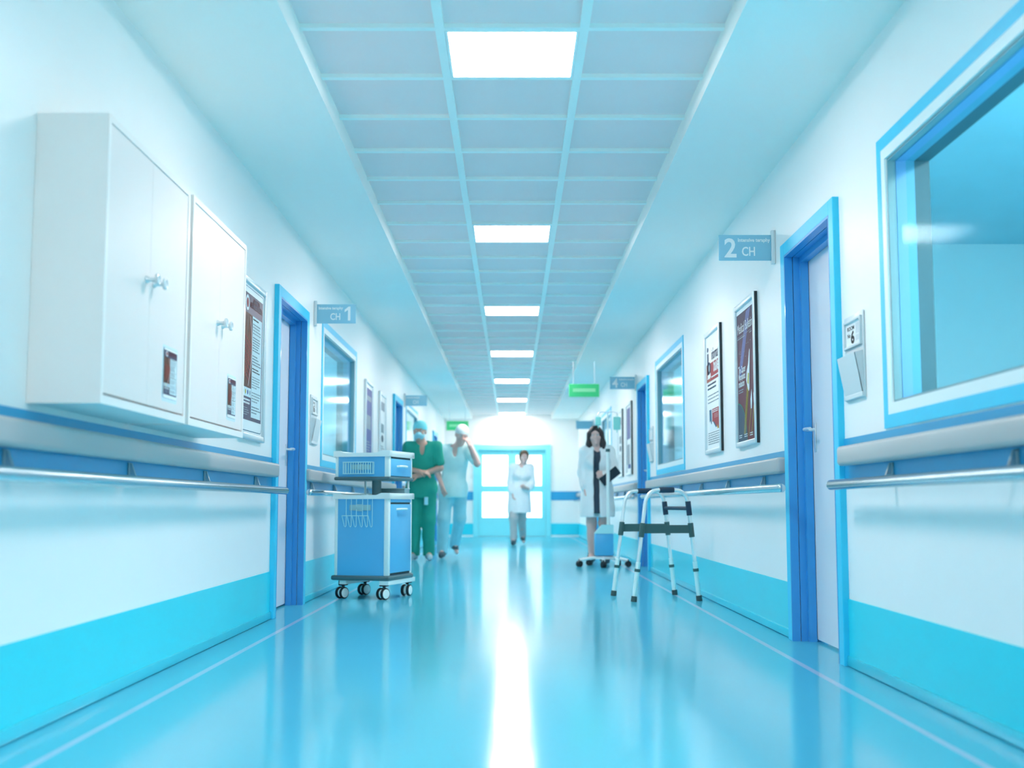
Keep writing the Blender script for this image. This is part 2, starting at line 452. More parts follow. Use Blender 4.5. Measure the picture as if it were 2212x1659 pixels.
def ward(side, y0, y1, depth):
    """the lit room seen through a window"""
    t = .04; m = MB(); a = -.165
    o = struct_empty('room_behind_window', (inn(side, -.2), (y0+y1)/2, 0))
    wbox(m, side, a-depth-t, a-depth, y0, y1, 0, 2.7)
    wbox(m, side, a-depth, a, y1, y1+t, 0, 2.7); wbox(m, side, a-depth, a, y0-t, y0, 0, 2.7)
    m.build('room_walls', 'room_wall', o, smooth=False)
    m = MB(); wbox(m, side, a-depth, a, y0, y1, -.04, 0); m.build('room_floor', 'floor', o, smooth=False)
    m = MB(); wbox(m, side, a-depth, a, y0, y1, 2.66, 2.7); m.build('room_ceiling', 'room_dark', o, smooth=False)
    m = MB(); c = (y0+y1)/2 if y0 > 4 else 3.3; wbox(m, side, a-depth*.5-.3, a-depth*.5+.3, c-.6, c+.6, 2.645, 2.66); m.build('room_fill_lamp', 'ward_fill' if y0 < 4 else 'ward_fill_dim', o, smooth=False)  # lamp added out of view to brighten the room behind the glass
n = 1
for a, b in winsL: window(n, -1, a, b); n += 1
for a, b in winsR: window(n, 1, a, b); n += 1
ward(1, 2.0, 9.0, 2.4); ward(1, 9.9, 15.5, 1.6); ward(1, 17.4, 22.5, 1.4)
ward(-1, 9.0, 14.5, 1.6); ward(-1, 16.7, 21.5, 1.4)

# ------------------------------------------------------------------ end wall with glazed double doors
def end_wall():
    m = MB(); w, h = .80, 1.97
    m.box(LW-.16, -w, Y1, Y1+.16, 0, 2.75); m.box(w, RW+.16, Y1, Y1+.16, 0, 2.75); m.box(-w, w, Y1, Y1+.16, h, 2.75)
    wl = struct(m.build('wall_end', 'wall', smooth=False))
    m = MB(); 
    for a, b in ((LW, -w-.02), (w+.02, RW)): m.box(a, b, Y1-.006, Y1, .04, .292)
    m.build('wainscot', 'blue', wl, smooth=False)
    m = MB()
    for a, b in ((LW, -w-.02), (w+.02, RW)): m.box(a, b, Y1-.005, Y1, .80, .996)
    m.build('rail_band', 'blue_band', wl, smooth=False)
    d = struct_empty('door_7', (0, Y1, 0), 'glazed double doors at the far end')
    m = MB(); t = .16
    m.box(-w-.06, -w+.05, Y1-.03, Y1+.16, 0, h+.06); m.box(w-.05, w+.06, Y1-.03, Y1+.16, 0, h+.06); m.box(-w+.05, w-.05, Y1-.03, Y1+.16, h-.05, h+.06)
    m.build('door_frame', 'door_cyan', d, smooth=False)
    for s in (-1, 1):
        a, b = (-w+.055, -.004) if s < 0 else (.004, w-.055)
        m = MB(); st = .085; rails = ((0.01, .42), (.98, 1.12), (1.80, h-.055))
        m.box(a, a+st, Y1+.03, Y1+.075, .01, h-.055); m.box(b-st, b, Y1+.03, Y1+.075, .01, h-.055)
        for z0, z1 in rails: m.box(a+st, b-st, Y1+.03, Y1+.075, z0, z1)
        lf = m.build('door_leaf', 'door_cyan', d, smooth=False)
        for z0, z1 in ((.42, .98), (1.12, 1.80)):
            m = MB(); m.box(a+st, b-st, Y1+.045, Y1+.06, z0, z1); m.build('pane', 'daylight', lf, smooth=False)
end_wall()

# ------------------------------------------------------------------ bumper rails and handrails
def rails(side, y0, y1, h0, h1, lab, first):
    b = MB()
    wbox(b, side, .004, .062, y0, y1, .873, .959, .017, 4)
    tag(b.build('bumper_rail', 'bumper', ang=60), 'pale grey crash rail ' + lab, 'bumper rail', 'grey crash rails along the walls')
    t = thing('handrail', 'round steel handrail ' + lab, 'handrail', (inn(side, .1), (h0+h1)/2, .79), group='steel handrails under the crash rails')
    r = MB(); x = inn(side, .10); R = .0225
    pr = [(R*.55, -.004), (R*.9, 0), (R, .008), (R, h1-h0-.008), (R*.9, h1-h0), (R*.55, h1-h0+.004)]
    r.lathe(pr, (x, h0, .79), (0, 1, 0), 28); r.build('rail_tube', 'steel', t)
    y = first
    while y < min(y1, h1)-.1:
        if y > max(h0, y0)+.05:
            k = MB()
            wbox(k, side, .005, .014, y-.012, y+.012, .802, .868, .002)
            for yy in (y-.007,):
                k.prism([(inn(side, .012), yy, .866), (inn(side, .012), yy, .805), (inn(side, .082), yy, .772), (inn(side, .094), yy, .780), (inn(side, .036), yy, .820), (inn(side, .020), yy, .866)], (0, .014, 0))
            k.build('rail_bracket', 'bracket', t)
        y += 1.17
rails(-1, Y0+.05, 7.555, Y0+.1, 7.555, 'on the left wall under the cabinets, nearest stretch', 3.578-1.17*5)
rails(-1, 8.72, 15.20, 8.43, 15.2, 'on the left wall behind the blue trolley', 9.05)
rails(-1, 16.37, 22.85, 16.1, 22.85, 'on the left wall beyond the green surgeon', 16.8)
rails(-1, 24.02, Y1-.02, 23.8, Y1-.02, 'at the far end of the left wall', 24.5)
rails(1, Y0+.05, 5.33, Y0+.1, 5.284, 'on the right wall under the big near window', 3.549-1.17*5)
rails(1, 6.53, 13.0, 6.25, 12.95, 'on the right wall behind the walking frame', 7.1)
rails(1, 14.18, 20.65, 13.9, 20.6, 'on the right wall beside the woman in the white coat', 14.75)
rails(1, 21.83, Y1-.02, 21.6, Y1-.02, 'at the far end of the right wall', 22.4)

# ------------------------------------------------------------------ medicine bulletin print (poster and two stickers)
def bulletin(s, W, H, lay=1):
    u = lambda t: t*W
    v = lambda t: t*H
    s.rrect(u(.0), u(1), v(0), v(1), W*.07, 'ink_teal', lay)
    s.rrect(u(.012), u(.988), v(.005), v(.995), W*.065, 'paper', lay+1)
    s.rect(u(.03), u(.95), v(.075), v(.955), 'ink_purple', lay+2)
    s.rect(u(.03), u(.44), v(.30), v(.815), 'ink_brown', lay+3)
    for i in range(7):
        a = .05+.05*i
        s.poly([(u(a), v(.31+.03*i)), (u(a+.025), v(.31+.03*i)), (u(a+.05), v(.80-.03*((i*3) % 5))), (u(a+.035), v(.80-.03*((i*3) % 5)))], 'ink_rust', lay+4)
    # a pale twisted strand with rungs
    pts = [(.30+.11*math.sin(3.4*(q-.1)), .31+.49*q) for q in [i/14 for i in range(15)]]
    for p, q in zip(pts, pts[1:]):
        s.poly([(u(p[0]), v(p[1])), (u(p[0]+.035), v(p[1])), (u(q[0]+.035), v(q[1])), (u(q[0]), v(q[1]))], 'ink_pink', lay+5)
    for i in range(8):
        p = pts[1+i]
        s.poly([(u(.05), v(p[1]+.07)), (u(.05), v(p[1]+.078)), (u(p[0]), v(p[1]+.012)), (u(p[0]), v(p[1]))], 'ink_red', lay+5)
    s.rect(u(.03), u(.44), v(.235), v(.298), 'paper_plain', lay+3)
    for i, c in enumerate(('ink_grey', 'ink_yellow', 'ink_blue', 'ink_grey')):
        s.disc(u(.08+.1*i), v(.267), u(.025), v(.017), c, lay+4, 12)
    s.rect(u(.45), u(.915), v(.10), v(.815), 'paper_plain', lay+3)
    s.disc(u(.20), v(.885), u(.082), v(.055), 'ink_white', lay+3)
    s.disc(u(.20), v(.885), u(.046), v(.034), 'ink_red', lay+4)
    s.text('BULLETIN', u(.62), v(.905), W*.075, 'ink_dimred', lay+3, W*.0012, 'CENTER', W*.30)
    s.text('MEDICAL BULLETIN', u(.62), v(.865), W*.085, 'ink_dimred', lay+3, W*.0015, 'CENTER', W*.58)
    for z0, z1, n_, m_ in ((.775, .80, 1, 'ink_black'), (.68, .765, 4, 'ink_grey'), (.56, .67, 6, 'ink_lines'), (.46, .54, 4, 'ink_lines'),
                           (.41, .45, 2, 'ink_black'), (.30, .39, 5, 'ink_grey'), (.20, .28, 4, 'ink_grey'), (.12, .18, 3, 'ink_lines')):
        s.lines(u(.47), u(.90), v(z0), v(z1), n_, m_, lay+4, .4, .45)
    s.lines(u(.06), u(.41), v(.175), v(.22), 2, 'ink_white', lay+3, .55, .1)
    s.lines(u(.10), u(.38), v(.10), v(.16), 4, 'ink_mid', lay+3, .4, .4)

# ------------------------------------------------------------------ wall cabinets
CX = -1.274
def cabinet(y0, y1, lab, py):
    z0, z1 = 1.018, 1.941
    t = thing('wall_cabinet', lab, 'cabinet', ((LW+CX)/2, (y0+y1)/2, z0), group='white wall cabinets')
    m = MB(); e = .024; bk = .012
    m.box(LW+.001, CX-.028, y0+.0005, y1-.0005, z0, z1)                # carcass
    m.box(CX-.028, CX, y0, y0+e, z0, z1); m.box(CX-.028, CX, y1-e, y1, z0, z1)
    m.box(CX-.028, CX, y0+e, y1-e, z0, z0+e+.004); m.box(CX-.028, CX, y0+e, y1-e, z1-e, z1)
    m.build('cabinet_body', 'cab', t, smooth=False)
    g = MB(); g.box(CX-.028, CX-.024, y0+e, y1-e, z0+e+.004, z1-e); g.build('door_gap', 'dark', t, smooth=False)
    yc = (y0+y1)/2-.004
    for a, b, k in ((y0+e+.002, yc-.0012, -1), (yc+.0012, y1-e-.002, 1)):
        d = MB(); d.box(CX-.024, CX-.003, a, b, z0+e+.011, z1-e-.002, .0012, 1)
        o = d.build('cabinet_door', 'cab_door', t, smooth=False)
        kk = MB(); yy = yc+k*.045; zz = 1.487
        kk.lathe([(.013, -.003), (.0135, .001), (.011, .006), (.008, .012), (.0078, .024), (.0095, .030), (.019, .034), (.0205, .038), (.0195, .043), (.015, .0455), (.013, .044), (.003, .043)], (CX-.002, yy, zz), (1, 0, 0), 24)
        kk.build('door_knob', 'knob', o)
        if k > 0:
            W, H = .225, .215
            s = Sheet((CX-.003, py[0], py[1]), *wall_axes(-1)); w, h = py[2], py[3]
            s.rrect(-.012, w+.004, -.012, h+.01, .012, 'paper_plain', .5)
            bulletin(s, w, h, 1)
            s.build('door_sticker', o)
cabinet(3.739, 4.714, 'white two-door wall cabinet nearest the viewer', (4.41, 1.095, .185, .186))
cabinet(4.762, 5.735, 'white two-door wall cabinet between the nearer cabinet and the framed poster', (5.415, 1.095, .165, .186))

# ------------------------------------------------------------------ framed posters
def frame_poster(side, y0, y1, z0, z1, lab, art, bw=.036):
    t = thing('framed_poster', lab, 'poster', (inn(side, .012), (y0+y1)/2, z0))
    m = MB(); d0, d1 = .001, .026
    wbox(m, side, d0, d1, y0, y0+bw, z0, z1, .008, 3); wbox(m, side, d0, d1, y1-bw, y1, z0, z1, .008, 3)
    wbox(m, side, d0, d1-.001, y0+bw-.01, y1-bw+.01, z0, z0+bw, .008, 3); wbox(m, side, d0, d1-.001, y0+bw-.01, y1-bw+.01, z1-bw, z1, .008, 3)
    m.build('picture_frame', 'alu', t, ang=50)
    m = MB(); wbox(m, side, .001, .010, y0+bw*.6, y1-bw*.6, z0+bw*.6, z1-bw*.6); m.build('backing', 'paper', t, smooth=False)
    x, y, nn = wall_axes(side)
    oy = y0+bw if side < 0 else y1-bw
    s = Sheet((inn(side, .0105), oy, z0+bw), x, y, nn)
    art(s, (y1-y0)-2*bw, (z1-z0)-2*bw); s.build('printed_sheet', t)
    # thin dark strip along one upright side of the frame
    m = MB(); e = .004
    m2 = (y0-e, y0) if side > 0 else (y1, y1+e)
    wbox(m, side, .001, .018, m2[0], m2[1], z0+.005, z1-.003); m.build('frame_edge', 'dark', t, smooth=False)
def art_bulletin(s, W, H):
    s.rect(0, W, 0, H, 'paper', 0)
    s2 = s; o = s.o.copy(); s.o = s.o + s.x*(W*.02) + s.y*(H*.015); bulletin(s, W*.96, H*.97, 1); s.o = o
def art_night(s, W, H):
    s.rect(0, W, 0, H, 'ink_white', 0)
    s.rect(.012, W-.012, .0, H-.03, 'ink_night', 1)
    W2 = W
    s.poly([(W*.08, H*.50), (W*.55, H*.95), (W*.78, H*.96), (W*.22, H*.48)], 'ink_violet', 1.3)
    s.text('Medical Bulletin', W*.06, H*.815, W*.155, 'ink_white', 3, 0, 'LEFT', W*.80)
    s.rect(W*.06, W*.84, H*.79, H*.7925, 'ink_mid', 3)
    s.lines(W*.06, W*.48, H*.765, H*.782, 1, 'ink_mid', 3, .5, .1); s.lines(W*.72, W*.86, H*.765, H*.78, 1, 'ink_mid', 3, .5, .1)
    for i in range(26): 
        uu, vv = random.uniform(.08, .95), random.uniform(.56, .93); s.disc(W*uu, H*vv, .0022, .0022, 'ink_mid', 2.2, 6)
    for i in range(9):
        uu, vv = random.uniform(.1, .9), random.uniform(.60, .72); s.rect(W*uu, W*(uu+.05), H*vv, H*vv+.002, 'ink_mid', 2.2)
    s.rect(W*.09, W*.15, H*.565, H*.57, 'ink_white', 3)
    for i, wd in enumerate(('The Cancer', 'Moonshot', 'mission')):
        s.text(wd, W*.08, H*(.515-.052*i), W*.105, 'ink_white', 3, .0012, 'LEFT', W*(.40, .38, .32)[i])
    s.lines(W*.08, W*.36, H*.355, H*.39, 2, 'ink_mid', 3, .45, .2)
    # globe at lower left with green rim
    c = [(W*.018+W*.50*math.sin(a), H*.0+H*.295*math.cos(a)) for a in [i*PI/2/20 for i in range(21)]]
    s.poly([(W*.018, 0)]+c, 'ink_green', 2); c2 = [(W*.018+W*.48*math.sin(a), H*.285*math.cos(a)) for a in [i*PI/2/20 for i in range(21)]]
    s.poly([(W*.018, 0)]+c2, 'ink_slate', 2.6)
    # slanted rocket with long nose
    R = [(.60, .37), (.52, .44), (.55, .50), (.64, .56), (.70, .645), (.715, .66), (.735, .645), (.72, .56), (.70, .47), (.69, .37), (.66, .35)]
    s.poly([(W*a, H*b) for a, b in R], 'ink_white', 4)
    s.poly([(W*a, H*b) for a, b in ((.58, .42), (.64, .40), (.68, .48), (.62, .49))], 'ink_yellow', 4.6)
    for a, b in ((.55, .36), (.59, .42), (.63, .48)):
        s.poly([(W*a, H*.40), (W*(a+.02), H*.40), (W*(a-.20), H*.05), (W*(a-.215), H*.05)], 'ink_yellow', 3.2)
    for k, (x0, z) in enumerate(((.74, .22), (.90, .25))):
        s.poly([(W*x0, H*z), (W*(x0-.01), H*(z+.07)), (W*(x0+.06), H*(z+.14)), (W*(x0+.075), H*(z+.06)), (W*(x0+.05), H*z)], 'ink_white', 4)
        s.poly([(W*x0, H*z), (W*(x0+.02), H*z), (W*(x0-.14), H*.03), (W*(x0-.155), H*.03)], 'ink_yellow', 3.2)
    for i in range(3): s.lines(W*(.07+.3*i), W*(.25+.3*i), H*.02, H*.05, 2, 'ink_white', 5, .45, .2)
def art_info(s, W, H):
    s.rect(0, W, 0, H, 'paper', 0)
    s.disc(W*.14, H*.885, W*.045, H*.022, 'ink_navy', 3)
    s.rect(W*.035, W*.97, H*.595, H*.755, 'ink_red', 1); s.rect(W*.035, W*.33, H*.595, H*.745, 'ink_orange', 1.6)
    # large "ib" mark
    s.rect(W*.10, W*.19, H*.66, H*.85, 'ink_navy', 3)
    s.rect(W*.11, W*.34, H*.628, H*.67, 'ink_white', 2.3)
    s.disc(W*.225, H*.715, W*.125, H*.055, 'ink_navy', 3); s.disc(W*.235, H*.715, W*.06, H*.032, 'ink_mid', 3.7)
    s.text('informatic', W*.40, H*.775, W*.20, 'ink_navy', 2, .001, 'LEFT', W*.57)
    s.text('bullet', W*.55, H*.665, W*.22, 'ink_white', 2.4, .003, 'LEFT', W*.41)
    s.lines(W*.38, W*.95, H*.612, H*.632, 1, 'ink_white', 2.4, .6, .02); s.lines(W*.09, W*.30, H*.612, H*.635, 1, 'ink_white', 2.4, .6, .02)
    s.lines(W*.10, W*.72, H*.505, H*.575, 2, 'ink_ink' if 'ink_ink' in M else 'ink_navy', 2, .42, .1)
    s.lines(W*.10, W*.95, H*.385, H*.475, 3, 'ink_lines', 2, .28, .1)
    s.rect(W*.20, W*.92, H*.155, H*.345, 'ink_white', 1)
    s.rect(W*.40, W*.90, H*.235, H*.345, 'ink_red', 2)
    s.poly([(W*.44, H*.24), (W*.78, H*.17), (W*.90, H*.155), (W*.90, H*.24)], 'ink_red', 2)
    s.poly([(W*.20, H*.345), (W*.35, H*.345), (W*.37, H*.22), (W*.33, H*.215), (W*.27, H*.25), (W*.21, H*.235)], 'ink_teal', 2.4)
    s.poly([(W*.46, H*.235), (W*.52, H*.235), (W*.72, H*.18), (W*.66, H*.175)], 'ink_teal', 2.8)
    s.poly([(W*.78, H*.20), (W*.84, H*.165), (W*.76, H*.16)], 'ink_yellow', 2.9)
    s.lines(W*.44, W*.86, H*.305, H*.335, 2, 'ink_white', 3, .5, .1); s.lines(W*.56, W*.86, H*.255, H*.295, 3, 'ink_pink', 3, .35, .3)
    s.lines(W*.10, W*.95, H*.03, H*.145, 6, 'ink_lines', 2, .38, .08)
def art_violet(s, W, H):
    s.rect(0, W, 0, H, 'paper', 0); s.rect(.02, W-.02, .05, H-.04, 'ink_violet', 1)
    s.rect(W*.12, W*.85, H*.80, H*.86, 'ink_mid', 2); s.rect(W*.2, W*.8, H*.45, H*.62, 'ink_mid', 2); s.lines(W*.12, W*.85, H*.1, H*.3, 6, 'ink_mid', 2)
def art_grey(s, W, H):
    s.rect(0, W, 0, H, 'paper', 0); s.rect(W*.12, W*.86, H*.80, H*.92, 'ink_mid', 1); s.rect(W*.25, W*.75, H*.50, H*.62, 'ink_grey', 1)
    s.disc(W*.5, H*.42, W*.2, H*.05, 'ink_slate', 1); s.lines(W*.12, W*.88, H*.06, H*.32, 9, 'ink_grey', 1)
def art_half(s, W, H):
    s.rect(0, W, 0, H, 'paper', 0); s.rect(.02, W-.02, H*.5, H-.03, 'ink_violet', 1); s.rect(.02, W*.6, H*.12, H*.42, 'ink_mid', 1); s.rect(W*.2, W*.8, H*.06, H*.12, 'ink_blue', 1.5)
frame_poster(-1, 6.61, 7.262, 1.07, 1.985, 'framed bulletin poster with a purple header, beside the white cabinets', art_bulletin)
frame_poster(1, 7.262, 7.922, 1.07, 1.997, 'dark red framed poster reading Medical Bulletin, beside the right-hand door', art_night)
frame_poster(1, 8.505, 9.182, 1.076, 1.994, 'white framed poster with a red band, left of the dark red poster', art_info)
frame_poster(-1, 12.29, 12.95, 1.07, 1.985, 'framed violet poster past the left window', art_violet)
frame_poster(-1, 13.64, 14.30, 1.07, 1.985, 'framed pale poster next to the far left doorway', art_grey)
frame_poster(1, 14.91, 15.57, 1.07, 1.985, 'framed poster half violet and half white, beyond the blue far right doorway', art_half)
frame_poster(1, 16.16, 16.82, 1.07, 1.985, 'pale framed poster farther along the right wall behind the drip stand', art_grey)
frame_poster(-1, 19.94, 20.6, 1.07, 1.985, 'farthest violet poster on the left wall', art_violet)
frame_poster(1, 22.56, 23.22, 1.07, 1.985, 'farthest poster on the right wall, beyond the woman', art_half)

# ------------------------------------------------------------------ projecting number signs
def sign(side, y, lab, digit=None, words=True):
    t = thing('projecting_sign', lab, 'sign', (wx(side), y, 2.06), group='blue room signs jutting from the walls')
    m = MB(); wbox(m, side, .001, .022, y-.018, y+.018, 2.055, 2.247, .003); m.build('wall_bracket', 'plate_grey', t)
    m = MB()
    wbox(m, side, .020, .318, y-.004, y+.004, 2.074, 2.222, .0035); m.build('sign_plate', 'sign_blue', t)
    if not words: return
    x0 = inn(side, .318) if side > 0 else inn(side, .02)
    s = Sheet((x0, y-.0042, 2.074), (1, 0, 0), (0, 0, 1), (0, -1, 0))
    if side > 0:
        if digit: s.text(digit, .030, .021, .150, 'ink_white', 1, .0035, 'LEFT', .068)
        s.text('Intensive teraphy', .107, .108, .029, 'ink_white', 1, .0009, 'LEFT', .182)
        s.text('CH', .128, .028, .072, 'ink_white', 1, .0012, 'LEFT', .074)
    else:
        if digit: s.poly([(.238, .022), (.257, .022), (.257, .130), (.243, .130), (.212, .105), (.212, .086), (.238, .103)], 'ink_white', 1)
        s.text('Intensive teraphy', .014, .108, .029, 'ink_white', 1, .0009, 'LEFT', .185)
        s.text('CH', .102, .028, .072, 'ink_white', 1, .0012, 'LEFT', .076)
    o = s.build('lettering', t); o['label'] = 'white lettering'
sign(1, 6.74, 'blue sign with a white 2 beside the near right doorway', '2')
sign(-1, 9.125, 'blue sign with a white 1 above the left window', '1')
sign(1, 14.39, 'blue sign with a blurred white numeral past the far right doorway', '4')
sign(-1, 16.85, 'blurred blue sign above the surgeon in green', None)
sign(1, 22.04, 'faint blue sign above the woman with dark hair', None, False)

# ------------------------------------------------------------------ room plates with leaflet pocket
def room_plate(side, y0, y1, lab, words=True):
    z0, z1 = 1.154, 1.524
    t = thing('room_plate', lab, 'room plate', (wx(side), (y0+y1)/2, z0), group='room plates with leaflet pockets')
    m = MB(); wbox(m, side, .001, .008, y0, y1, z0, z1, .002); m.build('back_plate', 'plate_grey', t)
    m = MB(); a, b, c, d = y0+.016, y1-.016, z0+.226, z1-.020; w = .012
    wbox(m, side, .007, .019, a, a+w, c, d, .003); wbox(m, side, .007, .019, b-w, b, c, d, .003)
    wbox(m, side, .007, .019, a+w, b-w, c, c+w, .003); wbox(m, side, .007, .019, a+w, b-w, d-w, d, .003)
    m.build('card_frame', 'plate_grey', t)
    x, y, nn = wall_axes(side); oy = a+w if side < 0 else b-w; W = b-a-2*w; H = d-c-2*w
    s = Sheet((inn(side, .0085), oy, c+w), x, y, nn)
    s.rect(0, W, 0, H, 'ink_white', .5)
    if words:
        s.text('ROOM', W*.10, H*.68, H*.24, 'ink_black', 1.5, .0006, 'LEFT', W*.46)
        s.text('No', W*.10, H*.38, H*.26, 'ink_black', 1.5, .0004, 'LEFT', W*.20)
        s.text('6', W*.33, H*.10, H*.72, 'ink_black', 1.5, .003, 'LEFT', W*.24)
        s.lines(W*.66, W*.94, H*.42, H*.88, 9, 'ink_grey', 1.5, .3, .05); s.lines(W*.66, W*.94, H*.12, H*.36, 5, 'ink_grey', 1.5, .3, .05)
    s.build('name_card', t)
    # leaflet pocket: slanted front with two side gussets
    m = MB(); zb, zt = z0+.022, z0+.190; p = .045
    for yy in (y0+.010, y1-.013):
        m.prism([(inn(side, .008), yy, zb), (inn(side, .016), yy, zb), (inn(side, p), yy, zt), (inn(side, .008), yy, zt+.01)], (0, .003, 0))
    m.prism([(inn(side, .012), y0+.010, zb), (inn(side, .016), y0+.010, zb), (inn(side, p+.002), y0+.010, zt), (inn(side, p-.002), y0+.010, zt)], (0, y1-y0-.02, 0))
    wbox(m, side, .006, .018, y0+.004, y1-.004, z0+.004, z0+.024, .003)
    m.build('leaflet_pocket', 'plate_grey', t, smooth=False)
room_plate(1, 5.054, 5.340, 'grey plate reading ROOM No 6 with a leaflet pocket, beside the big window')
room_plate(-1, 9.01, 9.29, 'grey room plate with a leaflet pocket, between the left door and left window')
room_plate(1, 12.70, 12.99, 'blurred grey room plate by the far right doorway', False)
room_plate(-1, 16.66, 16.95, 'blurred grey room plate beyond the far left doorway', False)

# ------------------------------------------------------------------ green exit signs hanging from the ceiling
def exit_sign(xc, y, zc, lab, ztop):
    t = thing('exit_sign', lab, 'exit sign', (xc, y, zc), group='green exit signs')
    m = MB(); m.box(xc-.20, xc+.20, y-.02, y+.02, zc-.085, zc+.085, .006); m.build('sign_box', 'exit_green', t)
    m = MB(); m.box(xc-.15, xc+.15, y-.0215, y-.0195, zc-.02, zc+.025); m.build('sign_panel', 'exit_pale', t, smooth=False)
    for k in (-.14, .14):
        m = MB(); m.cyl((xc+k, y, zc+.08), (xc+k, y, ztop), .006); m.build('hanger', 'alu', t)
exit_sign(.955, 16.0, 2.21, 'green exit sign hanging from the right soffit', ZS)
exit_sign(-.99, 22.0, 2.13, 'pale green exit sign hanging behind the surgeon in light blue', ZS)

# ------------------------------------------------------------------ medical trolley
def trolley():
    t = thing('medical_trolley', 'blue and white wheeled medical trolley with wire baskets by the left wall', 'trolley', (-1.062, 9.389, 0), math.radians(-17), local=True)
    hx, hy = .22, .235
    m = MB(); m.box(-hx-.022, hx+.012, -hy-.014, hy+.014, .140, .176, .014, 3); m.build('base_plate', 'cart_grey', t, ang=50)
    m = MB(); m.box(-.185, -.13, -hy+.02, hy+.03, .108, .141, .003); m.box(.15, hx+.004, -hy-.0, hy+.07, .108, .141, .003); m.build('cross_beam', 'cart_white', t)
    # casters
    def caster(x, y, ax):
        b = MB(); b.box(x-.028, x+.028, y-.028, y+.028, .098, .136, .003); b.cyl((x, y, .086), (x, y, .10), .012)
        c = b.build('caster', 'tyre', t)
        A = Vector((*ax, 0)).normalized(); s = Vector((-A.y, A.x, 0)); o = Vector((x, y, .044)) - s*.012
        h = MB(); h.cyl(o-A*.012, o+A*.012, .034); h.build('wheel_fork', 'cart_white', c)
        for k in (-1, 1):
            w = MB(); w.lathe([(.034, -.011), (.041, -.010), (.044, -.005), (.044, .005), (.041, .010), (.034, .011)], o+A*(k*.022), A, 28); w.build('tyre', 'tyre', c)
            hc = MB(); hc.lathe([(.035, -.002), (.035, .002), (.030, .004), (.01, .005)], o+A*(k*.022)+A*(k*.0095), A*k, 28); hc.build('hub_cap', 'cart_white', c)
    R = Matrix.Rotation(math.radians(17), 3, 'Z')
    a1 = R @ Vector((.78, -.62, 0)); a2 = R @ Vector((.94, -.33, 0))
    caster(-.172, -.17, a1[:2]); caster(.175, -.20, a1[:2]); caster(-.165, .22, a1[:2]); caster(.185, .235, a2[:2])
    def cabinet_box(z0, z1, tag_):
        m = MB(); m.box(-hx+.012, hx-.006, -hy+.006, hy-.006, z0, z1); bd = m.build(tag_, 'cart_blue', t, smooth=False)
        p = MB(); w = .042
        for sx in (-1, 1):
            for sy in (-1, 1):
                x = sx*(hx-.018); y = sy*(hy-.02)
                ww = .019 if sx > 0 else .012
                xx = hx-ww if sx > 0 else -hx+ww
                p.box(xx-ww, xx+ww, y-.02, y+.02, z0, z1, .006)
        p.build('corner_post', 'cart_white', bd)
        return bd
    def lid(z0, zl, zh):
        m = MB(); X, Y = hx+.012, hy+.012
        m.box(-X, X, -Y+.012, Y-.012, z0, zl-.004)
        # front and back lips rise at the corners
        for y in (-Y, Y-.03):
            m.prism([(-X, y, z0), (X, y, z0), (X, y, zh-.004), (X-.008, y, zh), (X-.07, y, zh), (X-.11, y, zl), (-X+.085, y, zl), (-X+.05, y, zh), (-X+.008, y, zh), (-X, y, zh-.004)], (0, .03, 0))
        for x in (-X, X-.03):
            m.box(x, x+.03, -Y+.001, Y-.001, z0, zh-.001, .004)
        return m
    # lower cabinet
    lb = cabinet_box(.176, .749, 'lower_cabinet'); lid(.747, .776, .792).build('lower_lid', 'cart_white', t, ang=30)
    m = MB(); m.box(hx-.0065, hx-.003, -hy+.035, hy-.035, .178, .745); m.build('door_gap', 'dark', lb, smooth=False)
    m = MB(); m.box(hx-.006, hx+.003, -hy+.036, hy-.030, .195, .708, .002); dr = m.build('cabinet_door', 'cart_blue', t)
    m = MB(); m.box(hx-.006, hx+.002, -hy+.036, hy-.030, .722, .745, .002); m.build('top_rail', 'cart_blue', lb)
    def pull(z, par):
        m = MB(); x = hx+.003
        m.tube([(x-.002, -.085, z), (x+.016, -.078, z+.002), (x+.022, -.03, z+.003), (x+.022, .03, z+.003), (x+.016, .078, z+.002), (x-.002, .085, z)], .0085, 10)
        m.build('pull_handle', 'cart_white', par)
    pull(.668, dr)
    # column, rods, box on the lid
    m = MB(); m.cyl((.02, 0, .77), (.02, 0, .90), .036, n=28); m.build('lift_column', 'cart_mid', t)
    for x, y in ((.198, .205), (-.165, .205)):
        m = MB(); m.cyl((x, y, .77), (x, y, .90), .0085); m.build('side_rod', 'cart_white', t)
    m = MB(); a, b, h = .13, .05, .825; cx, cy = .09, .13
    m.box(cx-a, cx+a, cy-b, cy+b, .774, h, .003); tb = m.build('storage_tray', 'clear_box', t)
    m = MB(); m.box(cx-a-.003, cx+a+.003, cy-b-.003, cy+b+.003, h, h+.006, .002); m.build('tray_lid', 'bracket_pale', tb)
    # upper box
    m = MB(); m.box(-hx-.008, hx+.008, -hy-.008, hy+.008, .888, .914, .010, 3); m.build('bottom_tray', 'cart_grey', t, ang=50)
    ub = cabinet_box(.912, 1.067, 'drawer_case'); lid(1.065, 1.094, 1.110).build('upper_lid', 'cart_white', t, ang=30)
    m = MB(); m.box(hx-.0065, hx-.003, -hy+.035, hy-.035, .916, 1.064); m.build('drawer_gap', 'dark', ub, smooth=False)
    m = MB(); m.box(hx-.006, hx+.003, -hy+.036, hy-.030, .920, 1.050, .002); dr = m.build('drawer', 'cart_blue', t); pull(.992, dr)
    # lower wire rack
    Yf = -hy+.006
    xs = (-.123, -.081, -.040, .010, .052, .090); m = MB(); r = .0027
    for x in xs:
        m.tube([(x, Yf-.012, .748), (x, Yf-.012, .555), (x, Yf-.016, .542), (x-.002, Yf-.026, .538), (x-.004, Yf-.036, .545), (x-.006, Yf-.075, .622)], r, 8)
